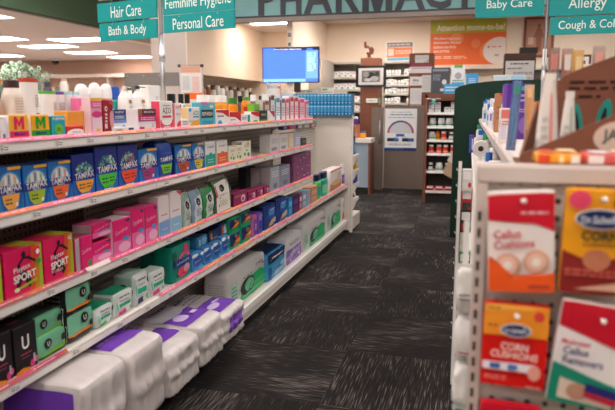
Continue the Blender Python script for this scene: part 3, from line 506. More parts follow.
T('pad_pack', 'pack', 'teal pack with pink swirl and blue band, fully shown', (2.355, 0.191, 0.166, 'S4', -1.245, 0.0000), always(), d=.09)
bw = [('e', .5, .5, .42, .3, '#2c5cb4'), ('t', 'always', .5, .5, .6, .14, WHITE, 4, 0), ('e', .2, .88, .3, .1, '#eef2f6'), ('e', .8, .12, .3, .12, '#56b4dc'), ('e', .85, .85, .16, .1, '#eef2f6')]
for k, px in enumerate(((2.548, 0.120, 0.089, 'S4', -1.245, 0.0000), (2.674, 0.106, 0.091, 'S4', -1.245, 0.0000), (2.787, 0.101, 0.093, 'S4', -1.245, 0.0000), (2.894, 0.101, 0.100, 'S4', -1.245, 0.0000))):
    T('pad_pack', 'pack', 'blue and white oval print pack, '+('beside teal pack', 'second from teal pack', 'third from teal pack', 'beside green packs')[k]+', lower row', px, S('#3f8fd0', bw, n=16, wr=.004, seed=k, res=8), d=.085)
for k, px in enumerate(((2.660, 0.127, 0.052, 'S4', -1.270, 0.0895), (2.799, 0.139, 0.056, 'S4', -1.270, 0.0895), (2.932, 0.108, 0.073, 'S4', -1.265, 0.0895))):
    T('pad_pack', 'pack', ('sky blue pack on top of the blue white packs, above teal', 'dark navy pack on top of the blue white packs', 'navy and orange pack on top of the blue white packs')[k], px, S(('#3a7cae', '#1f2c58', '#2c4a8c')[k], [('e', .6, .5, .25, .35, ('#7fc0e0', '#2c3e78', '#c8d4e6')[k]), ('l', .2, .2, .8, .35, 1, '#b8c6dc'), ('r', .1, .2, .25, .8, ('#9fd0e8', '#d88a4a', '#d8763a')[k])], n=16, wr=.004, seed=k+5, res=8), d=.085)
grn = [('r', .06, .2, .96, .8, '#27306a'), ('p', [(.3, .22), (.96, .3), (.96, .5), (.5, .4)], '#e8b83a'), ('p', [(.2, .22), (.7, .2), (.9, .3), (.4, .34)], '#e0662e'), ('e', .5, .68, .12, .09, '#2fae6c'), ('e', .62, .58, .22, .09, '#c23a6c')]
for k, px in enumerate(((3.002, 0.160, 0.108, 'S4', -1.245, 0.0000), (3.170, 0.168, 0.116, 'S4', -1.245, 0.0000), (3.000, 0.151, 0.078, 'S4', -1.245, 0.1030), (3.159, 0.166, 0.087, 'S4', -1.245, 0.1030))):
    T('pad_pack', 'pack', ('emerald pack with navy panel, lower, beside blue white packs', 'emerald pack with navy panel, lower, beside purple packs', 'emerald pack with navy panel, upper, above blue white side', 'emerald pack with navy panel, upper, above purple side')[k], px, S('#14a06c', grn, n=16, wr=.004, seed=k+9, res=8), d=.08)
T('pad_pack', 'pack', 'pink and purple pack beside the emerald packs', (3.347, 0.095, 0.135, 'S4', -1.245, 0.0000), S('#c56cb0', [('r', .3, .1, .9, .8, '#8a4aa4'), ('l', .4, .3, .8, .6, 3, '#e8d0ea')], n=16, wr=.003, res=7), d=.08)
T('pad_pack', 'pack', 'violet and blue pack beside the dark blue pack', (3.451, 0.091, 0.133, 'S4', -1.245, 0.0000), S('#7a5ac0', [('r', .2, .2, .8, .6, '#2d4fb0'), ('l', .2, .65, .8, .9, 2, '#d8c8ee')], n=16, wr=.003, res=7), d=.08)
def dep(): return S('#1f3f8f', [('r', .3, .4, .98, .86, '#2a62b8'), ('e', .62, .66, .26, .14, '#58a4d8'), ('p', [(.3, .1), (.98, .18), (.98, .4), (.6, .34)], '#d0c4b4'), ('p', [(.3, .1), (.8, .14), (.5, .24)], '#e2a04a'), ('l', .4, .74, .9, .82, 1, '#dfe8f4')], n=16, wr=.004, sops=[('r', .1, .05, .9, .95, '#182a5c'), ('l', .3, .4, .7, .6, 2, '#c8d0e4')], res=8)
T('underwear_pack', 'pack', 'dark blue absorbent pack with tan figure panel', (3.561, 0.228, 0.156, 'S4', -1.245, 0.0000), dep(), d=.10)
T('underwear_pack', 'pack', 'second dark blue absorbent pack, beside the blue bottle', (3.799, 0.245, 0.166, 'S4', -1.245, 0.0000), dep(), d=.10)
for px, a, b, l in (((4.079, 0.098, 0.133, 'S4', -1.245, 0.0000), '#2a8fd4', '#7fd0f0', 'bright blue slim carton on the fourth shelf'), ((4.189, 0.156, 0.128, 'S4', -1.245, 0.0000), '#3a1f5a', '#8a4a9c', 'dark purple slim carton on the fourth shelf'), ((4.358, 0.068, 0.126, 'S4', -1.245, 0.0000), '#b8325c', '#f0e4ec', 'raspberry slim carton on the fourth shelf'), ((4.441, 0.114, 0.127, 'S4', -1.245, 0.0000), '#7f9fc0', '#d4e0ea', 'pale blue slim carton on the fourth shelf'), ((4.569, 0.105, 0.122, 'S4', -1.245, 0.0000), '#8fb8c8', '#d88a9a', 'grey blue slim carton beside the tan carton'), ((4.690, 0.208, 0.129, 'S4', -1.245, 0.0000), '#c58a6a', '#e0b49a', 'tan carton on the fourth shelf')):
    T('carton', 'carton', l, px, C(a, [('r', .15, .55, .85, .8, b), ('l', .2, .15, .8, .4, 3, b)], side=a), d=.07)
T('wash_bottle', 'bottle', 'green bottle with a navy cap on the fourth shelf', (4.914, 0.155, 0.204, 'S4', -1.245, 0.0000), B('#5fbf6c', '#1f2a50', 'jar', ops=[('r', .1, .15, .9, .5, '#2aa08a')]), d=.06)
T('wash_bottle', 'bottle', 'teal bottle with a broad navy cap', (5.087, 0.242, 0.204, 'S4', -1.245, 0.0000), B('#2aa88c', '#22274e', 'jar', ops=[('r', .1, .15, .9, .5, '#8fd4a8')]), d=.06)
T('wipes_pack', 'pack', 'white and orange pack with a red top edge', (5.348, 0.534, 0.204, 'S4', -1.245, 0.0000), S('#efe9e4', [('r', .0, .0, 1, .34, '#d08a54'), ('e', .5, .36, .4, .12, '#e2b48c'), ('r', .02, .9, .98, .98, '#d8322c'), ('l', .55, .5, .85, .8, 4, '#b08a80')], n=9, wr=.002, res=7), d=.10)
T('spray_bottle', 'bottle', 'white spray bottle with a purple label at the shelf end', (5.907, 0.101, 0.204, 'S4', -1.245, 0.0000), B('#efecee', '#f4f2f4', 'slim', ops=[('r', .05, .08, .95, .52, '#7a3ca4'), ('l', .2, .2, .8, .4, 2, '#d8c0e8')]), d=.05)

# ------------------------------------------------------------------ bottom deck
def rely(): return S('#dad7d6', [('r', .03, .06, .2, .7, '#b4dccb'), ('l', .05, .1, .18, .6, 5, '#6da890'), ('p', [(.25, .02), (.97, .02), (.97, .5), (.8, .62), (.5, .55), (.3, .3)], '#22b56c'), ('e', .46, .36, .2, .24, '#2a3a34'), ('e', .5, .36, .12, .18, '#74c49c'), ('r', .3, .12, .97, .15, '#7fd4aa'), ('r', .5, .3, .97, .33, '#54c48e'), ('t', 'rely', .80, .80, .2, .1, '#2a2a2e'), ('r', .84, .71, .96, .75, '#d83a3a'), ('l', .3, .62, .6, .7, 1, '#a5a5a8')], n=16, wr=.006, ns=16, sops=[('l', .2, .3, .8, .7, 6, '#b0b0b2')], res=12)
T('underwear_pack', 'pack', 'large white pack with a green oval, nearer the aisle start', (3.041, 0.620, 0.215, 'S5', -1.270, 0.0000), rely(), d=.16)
T('underwear_pack', 'pack', 'blue pack with a navy top on the bottom deck', (3.641, 0.377, 0.184, 'S5', -1.250, 0.0000), S('#3f9ed2', [('p', [(0, .6), (.9, .68), (1, .98), (0, .98)], '#1a2c58'), ('l', .2, .74, .85, .84, 1, WHITE), ('e', .8, .4, .14, .1, '#a8d4ea'), ('r', .02, .05, .15, .5, '#2a6cb0'), ('l', .3, .12, .8, .3, 3, '#d4e8f4')], n=16, wr=.005, top=[('r', .05, .1, .95, .9, '#1a2c58')], res=9), d=.14)
T('underwear_pack', 'pack', 'white pack with a lavender panel behind the blue pack', (4.030, 0.412, 0.204, 'S5', -1.250, 0.0000), S('#e8e6e8', [('r', .02, .04, .98, .56, '#9c74c4'), ('p', [(0, .2), (1, .4), (1, .5), (0, .3)], '#c4aede'), ('l', .2, .66, .8, .8, 2, '#7d7d84'), ('e', .4, .4, .14, .1, '#d8cce8')], n=16, wr=.005, res=9), d=.15)
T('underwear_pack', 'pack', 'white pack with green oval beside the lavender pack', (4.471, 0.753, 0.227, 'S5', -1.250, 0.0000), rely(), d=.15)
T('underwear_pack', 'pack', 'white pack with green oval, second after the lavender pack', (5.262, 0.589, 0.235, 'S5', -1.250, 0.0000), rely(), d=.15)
T('underwear_pack', 'pack', 'white pack with an orange patch at the deck end', (5.875, 0.133, 0.228, 'S5', -1.250, 0.0000), S('#e9e6e2', [('p', [(.15, .02), (.95, .06), (.9, .4), (.5, .34)], '#e2702c'), ('l', .3, .6, .8, .8, 3, '#9a9aa0')], n=16, wr=.004, res=8), d=.14)
# diaper bales lying with the gathered end towards the aisle
def bale(w, h, dep, seed, purple):
    m = M()
    def fn(a, b, c):
        n = 12; r = (abs(a)**n + abs(b)**n + abs(c)**n) ** (1/n); a, b, c = a/r, b/r, c/r
        p = Vector((a*w/2, b*dep/2, (c+1)*h/2)); e = max(0, -b)     # -b: the aisle end
        q = noise.noise(p*9+Vector((seed*7, 0, 0)))*.006 + noise.noise(Vector((a*9+seed, b*2, c*1.6)))*.009*(e**4) + noise.noise(p*32)*.0022
        fold = .016*e**8*abs(math.sin(7*a+seed))*(1-abs(c))          # film drawn in towards the seal across the end
        seam = .014*e**12*math.exp(-(c*5)**2)
        lim = min(1, (c+1)*2.5)
        return (p.x*(1-.05*e**6)+a*q, p.y+b*q+fold-seam, p.z*(1-.03*e**6)+c*q*lim)
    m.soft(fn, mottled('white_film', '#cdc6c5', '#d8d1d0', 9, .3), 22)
    tp = lambda x, y, o: (lambda p: (p[0], p[1], p[2]+o*3))(fn((x-.5)*2, (y-.5)*2, 1))
    sd = lambda x, y, o: (lambda p: (p[0]-o*3, p[1], p[2]))(fn(-1, (.5-x)*2, (y-.5)*2))
    fr = lambda x, y, o: (lambda p: (p[0], p[1]-o*3, p[2]))(fn((x-.5)*2, -1, (y-.5)*2))
    P = '#7340b4'
    if purple == 'side': m.paint(sd, dep, h, [('r', .3, .22, .93, .93, P), ('r', .4, .42, .8, .45, '#8d5ec4'), ('r', .4, .55, .8, .58, '#8d5ec4'), ('e', .36, .4, .12, .2, '#8a78b4')], sub=12, e=.0009)
    m.paint(tp, w, dep, {'side': [('r', .06, .45, .5, .8, P)],
        'tip': [('r', .04, .2, .9, .46, P), ('l', .1, .32, .6, .4, 1, '#a98fd4'), ('l', .1, .6, .8, .85, 5, '#8c8c92')],
        'wave': [('r', .02, .16, .96, .44, P), ('e', .4, .5, .5, .1, '#c3c3ca'), ('e', .32, .32, .2, .07, '#c9b6e4'), ('l', .2, .62, .8, .70, 1, '#4a4a50'), ('r', .62, .26, .8, .32, '#d6c8ea'), ('l', .1, .72, .9, .94, 5, '#96969c')],
        'flat': [('r', .05, .1, .93, .42, P), ('l', .56, .28, .86, .36, 1, '#e4d8f2'), ('e', .4, .25, .18, .06, '#cdbbe6'), ('l', .1, .5, .9, .9, 6, '#96969c'), ('l', .2, .66, .6, .72, 1, '#3c3c42')]}[purple], sub=12, e=.0009)
    if purple == 'flat': m.paint(fr, w, h, [('r', .22, .3, .8, .82, '#8a5cc0'), ('l', .3, .4, .72, .7, 3, '#7446ae')], sub=10, e=.0009)
    return m
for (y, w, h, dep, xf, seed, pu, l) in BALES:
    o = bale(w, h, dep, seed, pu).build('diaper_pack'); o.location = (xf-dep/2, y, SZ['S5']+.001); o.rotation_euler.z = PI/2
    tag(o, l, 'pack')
# price pegs at the far end of the spine: hanging boxes above the short fourth shelf
for k, (px, a, b, l) in enumerate((((4.520, 0.117, 0.030, 'S2', -1.420, 0.1150), '#2f4fa0', '#c8d4ee', 'blue carton tucked under the top shelf end'), ((4.690, 0.182, 0.032, 'S2', -1.420, 0.1150), '#c8323c', '#3a62b4', 'red and blue carton tucked under the top shelf end'))):
    T('peg_carton', 'carton', l, px, C(a, [('r', .2, .3, .8, .8, b)]), d=.04)
for k, (px, a, l) in enumerate((((5.245, 0.179, 0.039, 'S2', -1.515, 0.1000), '#4a4a4e', 'charcoal peg pack on the slatted spine, first of three'), ((5.440, 0.227, 0.042, 'S2', -1.515, 0.1000), '#77787c', 'grey peg pack on the slatted spine'), ((5.686, 0.208, 0.046, 'S2', -1.515, 0.1000), '#8a2a34', 'dark red peg pack on the slatted spine'))):
    T('peg_pack', 'pack', l, px, C(a, [('r', .2, .15, .8, .6, '#b4b4b8'), ('r', .1, .8, .9, .9, '#d8d8da')]), d=.03)

# ------------------------------------------------------------------ the long gondola on the aisle
METAL = mottled('almond_steel', '#dcd5cd', '#e4ddd6', 3, .42)
METALD = mottled('almond_steel_worn', '#d2cac1', '#dbd3ca', 4, .45)
RAIL = mottled('rail_plastic', '#efebe8', '#f5f2ef', 5, .35)
PEG = pegboard('brown_pegboard', '#7d736b', '#1d1917', (1, 2), .0254, .2)
SLAT = pegboard('slatted_back', '#cdc6bc', '#8f877d', (2, 2), .0254, .12)
KICK = mat('#262423', .6)
G = empty('gondola_shelving', (-1.4, 2.6, 0), 'long beige gondola shelving with four tiers of hygiene products', 'shelving')
def gl(m, name, parent=G, **k): return m.build(name, parent, loc=(1.4, -2.6, 0) if parent is G else None, **k)
JO = [-.24, .98, 2.20, 3.42, 4.64, 6.0]
tagn = 0
for a, b in zip(JO, JO[1:]):
    m = M(); m.box(-1.562, -1.55, a+.012, b-.012, .13, 1.13, PEG if b < 2.5 else SLAT); gl(m, 'back_panel')
    m = M(); m.box(-1.55, -1.235, a+.001, b-.001, .112, .132, METAL); m.box(-1.235, -1.216, a+.001, b-.001, .062, .1315, RAIL); m.box(-1.224, -1.2155, a+.001, b-.001, .07, .1, METALD); gl(m, 'base_deck')
    m = M(); m.box(-1.26, -1.25, a, b, .0005, .112, KICK); gl(m, 'kick_plate')
for y in JO:
    m = M(); m.box(-1.564, -1.54, y-.012, y+.012, .001, 1.135, METALD)
    for k in range(40): m.box(-1.5398, -1.5395, y-.003, y+.003, .16+k*.0254, .172+k*.0254, '#2b2826')
    gl(m, 'upright')
PINKS = ['#e0507e', '#ea7848', '#e55c7a', '#ea8344', '#df648a']
def promo(a, b, seed):
    m = M(); r = random.Random(seed); y = a; k = r.randrange(5)
    P = lambda yy, t: (-1.2165-.010*t, yy, -.0005+.0105*t)
    while y < b-.002:
        y2 = min(b, y+r.uniform(.16, .34)); c = PINKS[k % 5]; c2 = PINKS[(k+1) % 5]; k += 1
        m.face([P(y, 0), P(y2, 0), P(y2, 1), P(y, 1)], mat(c, .35))
        m.face([(P(y2-.05, .15)[0]+.0004, y2-.05, P(0, .15)[2]), (P(0, .15)[0]+.0004, y2, P(0, .15)[2]), (P(0, .85)[0]+.0004, y2, P(0, .85)[2])], mat(c2, .35))
        m.paint(lambda x, v, o: (P(0, v)[0]+o, y+(y2-y)*x, P(0, v)[2]+o), y2-y, .018, [('l', .12, .3, .62, .72, 1, '#f7d3da')])
        y = y2
    m.patch(lambda u, v: (P(0, v)[0]-.0015, a+(b-a)*u, P(0, v)[2]-.001), 1, 1, mat('#e9d9d6', .4))
    return m
tm = M(); tm.box(-.0005, .0005, -.019, .019, -.0105, .0105, WHITE); tm.paint(lambda x, y, o: (.0006+o, (x-.5)*.038, (y-.5)*.021), .038, .021, [('t', '7.99', .3, .4, .36, .5, '#2f2c2e'), ('l', .56, .2, .94, .8, 2, '#57545a'), ('r', .04, .78, .5, .9, '#8b888c')])
TAG0 = None
rt = random.Random(11)
GAPS = {('S3', 1.75): 0, }
def shelf(sh, a, b, fy=None):
    global TAG0, tagn
    z = SZ[sh]
    m = M(); m.box(-1.545, -1.234, a+.002, b-.002, z-.018, z, METAL)
    for y in (a+.004, b-.004): m.prism([(-1.545, z-.018), (-1.26, z-.018), (-1.26, z-.024), (-1.42, z-.045), (-1.545, z-.095)], y-.0015, y+.0015, METAL)
    s = gl(m, 'shelf')
    m = M(); m.prism([(-1.2345, z-.0315), (-1.222, z-.0315), (-1.2185, z-.026), (-1.2185, z-.006), (-1.221, z-.001), (-1.234, z-.001)], a+.0015, b-.0015, RAIL)
    m.box(-1.2184, -1.2178, a+.002, b-.002, z-.0045, z-.0035, '#a98f80'); m.box(-1.2184, -1.2178, a+.002, b-.002, z-.008, z-.0072, '#b9a596')
    r = m.build('price_rail', s)
    segs = [(a+.004, b-.004)]
    if sh == 'S3' and a < 1: segs = [(a+.01, 1.72), (1.86, b-.004)]
    if sh == 'S4' and a < 1: segs = [(a+.01, 1.60)]
    if sh == 'S4' and 2 < a < 3: segs = [(2.2, b-.004)]
    for k, (u, v) in enumerate(segs):
        o = promo(u, v, int(a*10)+ord(sh[1])*7+k).build('promo_strip', s); o.location.z = z
    y = a+.08
    while y < b-.06:
        if TAG0 is None: TAG0 = t = tm.build('price_tag', s)
        else: t = TAG0.copy(); COL.objects.link(t); t.parent = s
        t.location = (-1.2176, y, z-.0165); tagn += 1
        y += rt.uniform(.15, .30)
for a, b in zip(JO[:4], JO[1:5]):
    for sh in ('S1', 'S2', 'S3', 'S4'): shelf(sh, a, b)
shelf('S4', 4.64, 6.0)
# the far side of the spine: its top shelf and base
m = M()
m.box(-1.90, -1.564, -.24, 6.0, SZ['S1']-.02, SZ['S1'], METAL); gl(m, 'rear_shelf')
m = M(); m.box(-1.90, -1.564, -.24, 6.0, .001, .13, METALD); gl(m, 'rear_deck')
# the end cap, seen from behind
E = empty('endcap_shelving', (-1.55, 6.05, 0), 'beige end cap panel closing the far end of the long gondola', 'shelving')
def ge(m, name, parent=E): return m.build(name, parent, loc=(1.55, -6.05, 0) if parent is E else None)
m = M(); m.box(-1.90, -1.18, 6.014, 6.03, .02, 1.15, METALD); m.box(-1.90, -1.18, 6.014, 6.05, 1.15, 1.158, METAL); ge(m, 'back_panel')
for x in (-1.905, -1.20):
    m = M(); m.box(x, x+.028, 6.012, 6.045, .001, 1.158, METAL)
    for k in range(42): m.box(x+.008, x+.013, 6.0117, 6.0121, .05+k*.0254, .062+k*.0254, '#4a4643')
    ge(m, 'upright')
for z in (.765, .615, .475, .325, .16):
    m = M(); d = .30 if z > .2 else .36
    m.prism([(6.046, z-.03), (6.046, z), (6.046+d, z), (6.046+d, z-.03), (6.20, z-.045), (6.046, z-.09)] if z > .2 else [(6.046, .03), (6.046, z), (6.046+d, z), (6.046+d, .03)], -1.90, -1.165, METAL if z > .2 else METALD, axis='x')
    ge(m, 'shelf')
def at(o, x, y, z, rz=0): o.location = (x, y, z); o.rotation_euler.z = rz; return o
for z, h, c, cp, l in ((.766, .19, '#3a7fb0', '#1f3f70', 'blue bottle on the end cap top shelf'), (.616, .10, '#d0a82c', '#f0d060', 'yellow pack on the end cap second shelf'), (.476, .075, '#4a52b0', '#2a2f70', 'violet blue pack on the end cap third shelf'), (.326, .10, '#2a2a30', '#d8d8da', 'small black bottle on the end cap fourth shelf')):
    if 'bottle' in l: o = B(c, cp, 'slim', ops=[('r', .1, .1, .9, .5, '#8fc0dc' if h > .15 else '#e6e6e6')])(.06, h, .05).build('bottle')
    else: o = C(c, [('r', .1, .3, .9, .7, cp)])(.12, h, .07).build('carton')
    at(o, -1.215, 6.27, z+.0005, PI/2); tag(o, l, 'bottle' if 'bottle' in l else 'carton')
# two rows of blue cases on the end cap top
m = M(); m.box(-.016, .016, -.08, .08, 0, .106, mottled('blue_film', '#1f6ea4', '#2c80b4', 20, .25), bev=.002)
m.paint(lambda x, y, o: (.032*(x-.5), -.08-o, y*.106), .032, .106, [('r', .1, .08, .9, .3, '#1d5f98'), ('r', .1, .8, .9, .93, '#7cbfe0'), ('e', .5, .2, .25, .05, '#9fd0ea'), ('r', .08, .35, .92, .76, '#2f86b8'), ('r', .46, .34, .52, .98, '#69b2d8')])
p0 = None
for k in range(2):
    for i in range(21):
        pos = (-1.885+i*.0345, 5.93+.10, 1.1585+k*.1062)
        if p0 is None: p0 = at(m.build('blue_case'), *pos); tag(p0, 'slim blue plastic wrapped case packed upright on the end cap top', 'carton', 'blue cases on the end cap')
        else: dup(p0, pos)

# ------------------------------------------------------------------ poles and hanging aisle signs
TEAL = mat('#129a9c', .4); TEALE = mat('#0d7476', .4)
STEEL = mat('#b4b6ba', .3, .8)
def sign_board(w, h, txt, tw, th, dx=0):
    m = M(); m.box(-w/2, w/2, -.006, .006, 0, h, TEAL)
    fr = lambda x, y, o: ((x-.5)*w, -.006-o, y*h); bk = lambda x, y, o: ((.5-x)*w, .006+o, y*h)
    for f in (fr, bk): m.paint(f, w, h, [('t', txt, .5+dx, .47, tw, th, '#e9f3f2', 0, .004)], e=.001)
    return m
def sign_post(x, y, z0, z1, label, boards, rz, arms):
    t = empty('sign_post', (x, y, z0), label, 'sign post', rz=rz)
    m = M(); m.tube([(0, 0, 0), (0, 0, 1.62-z0)], .013, STEEL, 12); m.tube([(0, 0, 1.5-z0), (0, 0, z1-z0)], .010, STEEL, 12); m.tube([(0, 0, 1.485-z0), (0, 0, 1.53-z0)], .0165, STEEL, 12); m.build('pole', t)
    for (cx, z, w, h, txt, tw, th) in boards:
        b = sign_board(w, h, txt, tw, th).build('sign_panel', t); b.location = (cx, 0, z-z0)
        for q in (-.26, .28):
            mm = M(); mm.tube([(w*q, 0, h-.001), (w*q, 0, h+.014)], .0016, STEEL, 6); mm.tube([(w*q, -.009, h-.012), (w*q, -.001, h+.002)], .0022, STEEL, 6); mm.build('hanging_link', b)
    for (a, b, z) in arms:
        m = M(); m.tube([(a, 0, z-z0), (b, 0, z-z0)], .005, STEEL, 8); m.build('arm', t)
    return t
sign_post(-1.60, 3.0, SZ['S1']+.0005, 3.298, 'steel pole with teal signs for hair, bath and hygiene', [
    (-.238, 1.707, .425, .098, 'Hair Care', .52, .62), (-.234, 1.604, .415, .095, 'Bath & Body', .66, .66),
    (.245, 1.713, .445, .098, 'Feminine Hygiene', .93, .68), (.245, 1.624, .445, .085, 'Personal Care', .72, .66)], math.radians(-14), [(-.44, 0, 1.825), (0, .42, 1.832)])
sign_post(.405, 4.4, 1.1405, 3.298, 'steel pole with teal signs for baby care and cold medicine', [
    (-.235, 1.832, .43, .16, 'Baby Care', .66, .42), (.235, 1.824, .45, .135, 'Allergy', .49, .62), (.252, 1.706, .46, .110, 'Cough & Cold', .78, .62)], math.radians(-3), [(-.46, 0, 2.02), (0, .48, 2.0)])

# ------------------------------------------------------------------ the other gondola, its near end facing us
R = empty('gondola_shelving', (.4, 3.5, 0), 'almond gondola with a pegboard end full of foot care packs', 'shelving')
def gr_(m, name, parent=R, **k): return m.build(name, parent, loc=(-.4, -3.5, 0) if parent is R else None, **k)
RP = pegboard('pale_pegboard', '#c0b5ae', '#2f2a28', (0, 2), .0262, .17)
m = M(); m.box(.018, .90, .955, .968, .03, 1.138, RP); gr_(m, 'end_panel')
m = M(); m.box(.002, .92, .945, .985, 1.138, 1.166, mottled('rail_almond', '#c9bbb4', '#d1c4bd', 6, .4), bev=.004); gr_(m, 'top_rail')
for x in (.002, .902):
    m = M(); m.box(x, x+.017, .946, .985, .002, 1.138, mottled('rail_almond', '#c9bbb4', '#d1c4bd', 6, .4))
    for k in range(42): m.box(x+.0045, x+.0095, .9455, .9462, .04+k*.0254, .0545+k*.0254, '#2e2725')
    gr_(m, 'upright')
m = M(); m.box(.089, .40, .99, 6.01, 1.122, 1.14, METAL); gr_(m, 'top_shelf')
m = M(); m.prism([(.090, 1.103), (.078, 1.105), (.075, 1.112), (.075, 1.134), (.080, 1.1385), (.090, 1.1385)], .99, 6.01, mottled('rail_pinkish', '#cbbeb8', '#d4c8c2', 6, .4))
for y in (2.2, 3.4, 4.6): m.box(.0745, .0752, y-.002, y+.002, 1.105, 1.143, '#8d837c')
gr_(m, 'price_rail')
m = M(); m.box(.395, .41, .99, 6.01, .03, 1.122, SLAT); gr_(m, 'back_panel')
m = M(); m.box(.41, .90, .99, 6.01, 1.122, 1.14, METAL); gr_(m, 'rear_shelf')
m = M(); m.box(.02, .90, .99, 6.01, .03, .13, METALD); m.box(.04, .88, .99, 6.01, .0005, .03, KICK); gr_(m, 'base_deck')
for z in (.965, .60, .36):
    m = M(); m.box(.02, .395, 1.2, 6.01, z-.018, z, METAL); m.box(.012, .02, 1.2, 6.01, z-.03, z+.004, RAIL); gr_(m, 'shelf')
R.rotation_euler.z = .0126; R.location = (.03+.37-2.55*.0126, .95+2.55+.37*.0126, 0)   # this run stands a touch askew
# arched dark green panel closing its far end
m = M(); pts = [(-.215, .001), (1.0, .001), (1.0, 1.40)] + [(.39+.61*math.cos(a), 1.40+.09*math.sin(a)) for a in [PI*i/16 for i in range(1, 16)]] + [(-.215, 1.40)]
m.prism(pts, 6.04, 6.07, mottled('dark_green_laminate', '#08291e', '#0b3124', 3, .6)); o = m.build('end_panel'); o.name = 'arched_panel'; tag(o, 'dark green arched panel at the far end of the aisle shelving', 'panel')

# foot care packs on hooks
def hang(name, cat, label, x0, x1, z0, z1, style, roll, y=.925, d=.016):
    w, h = x1-x0, z1-z0
    o = style(w, h, d).build(name)
    o.location = ((x0+x1)/2, y, (z0+z1)/2); o.rotation_euler.y = math.radians(roll)
    for v in o.data.vertices: v.co.z -= h/2
    tag(o, label, cat)
    return o
OV = [('e', .5, .0, .0, .0, '#000000')]
def scholl(cy, rx=.34, ry=.085): return [('e', .5, cy, rx+.02, ry+.012, '#e8eef4'), ('e', .5, cy, rx, ry, '#14285c'), ('t', "Dr.Scholl's", .5, cy, rx*1.6, ry*.85, '#e6ecf6', 3)]
rings = lambda cx, cy: [('e', cx, cy, .19, .12, '#dda38a'), ('e', cx, cy, .15, .095, '#ecbfa8'), ('e', cx, cy, .07, .045, '#f4e6de')]
hang('callus_cushion_pack', 'pack', 'red and white callus cushion pack with two peach rings',   .020, .114, .986, 1.134, S('#efe6e2', [('p', [(.0, .72), (.25, .7), (.7, .68), (1, .61), (1, .99), (0, .97)], '#d0122c'), ('l', .5, .76, .9, .82, 1, '#f0b4bc'), ('t', 'Callus', .3, .58, .4, .085, '#c81e3c', 4), ('t', 'Cushions', .4, .48, .6, .085, '#c81e3c', 4)] + rings(.3, .27) + rings(.72, .31) + [('p', [(0, .0), (1, .0), (1, .2), (.14, .13), (.06, .36), (0, .36)], '#ee5a1c'), ('r', .6, .05, .92, .08, '#b03a30')], n=40, wr=.0012, ns=30, res=8), -3)
hang('corn_cushion_pack', 'pack', 'yellow and maroon corn pack with a navy oval', .121, .215, .988, 1.14, S('#f2a51c', [('p', [(0, 0), (1, 0), (1, .42), (.75, .36), (.5, .32), (.25, .36), (0, .42)], '#8a2220'), ('e', .5, .34, .2, .1, '#c07858'), ('e', .2, .9, .16, .09, '#e8486a'), ('p', [(.62, 1), (1, 1), (1, .9), (.8, .86)], '#d8781c'), ('e', .78, .88, .12, .05, '#7a3c20'), ('t', 'CORN', .52, .57, .52, .09, '#3c4a2a', 0, .03), ('t', 'CUSHIONS', .52, .49, .46, .04, '#5a4a2a'), ('l', .06, .18, .9, .26, 2, '#d86a5a'), ('p', [(.2, .06), (1, .17), (1, .06)], '#d8a890')] + scholl(.73), n=40, wr=.0012, ns=30, seed=2, res=8), 1)
hang('corn_cushion_pack', 'pack', 'orange topped red corn cushion pack with a navy oval', .019, .113, .838, .968, S('#d81a16', [('r', 0, .62, 1, 1, '#f0952a'), ('p', [(0, .9), (.7, .94), (.95, .99), (0, 1)], '#f5ac45'), ('e', .84, .88, .08, .06, '#e04a3a'), ('l', .08, .72, .24, .76, 1, '#7a4a1c'), ('l', .05, .93, .25, .96, 1, '#8a5a24'), ('t', 'CORN', .5, .5, .42, .09, '#f4d4cc', -2, .02), ('t', 'CUSHIONS', .5, .4, .72, .085, '#f4d4cc', -2, .02), ('r', .02, .21, .84, .31, '#e9e4ea'), ('r', .14, .225, .3, .295, '#4a6ab4'), ('r', .42, .225, .56, .295, '#5a78bc'), ('e', .82, .22, .1, .09, '#e8a090'), ('l', .06, .1, .4, .16, 2, '#ee8a80'), ('l', .7, .03, .92, .07, 1, '#f0b0a8')] + scholl(.71, .22, .07), n=40, wr=.0012, ns=30, seed=4, res=8), 1)
hang('callus_remover_pack', 'pack', 'red, white and teal callus remover pack hanging askew', .119, .215, .820, .978, S('#ece5e4', [('p', [(0, .76), (1, .58), (1, 1), (0, 1)], '#c8142c'), ('p', [(0, 0), (1, 0), (1, .24), (0, .4)], '#17866c'), ('p', [(.15, .06), (.94, .03), (.94, .17), (.15, .26)], '#d8c4b4'), ('e', .42, .15, .15, .08, '#b88a74'), ('p', [(.52, .17), (1, .13), (1, .21), (.52, .25)], '#2a2a6e'), ('p', [(.52, .12), (1, .07), (1, .13), (.52, .17)], '#b8243c'), ('t', 'Medicated', .28, .62, .4, .05, '#d0304a'), ('t', 'Callus', .3, .54, .36, .07, '#28306e'), ('t', 'Removers', .42, .45, .58, .075, '#28306e')], n=40, wr=.0012, ns=30, seed=5, res=8), 6)
hang('foot_care_pack', 'pack', 'red pack whose top edge shows below the red corn pack', .02, .108, .665, .812, S('#c4182c', [('r', .1, .2, .9, .6, '#ead8d4'), ('l', .15, .3, .8, .5, 3, '#b03a4a')], n=40, wr=.0012, ns=30, seed=6, res=8), 1)
hook = M(); hook.tube([(0, .03, 0), (0, -.03, 0), (0, -.034, .004)], .0018, STEEL, 8); hook.lathe([(.0, -.004, WHITE), (.003, -.003, WHITE), (.0042, 0, WHITE), (.003, .003, WHITE), (0, .004, WHITE)], 10, c=(0, -.035, .004)); hook.box(-.008, .008, .026, .03, -.006, .006, STEEL)
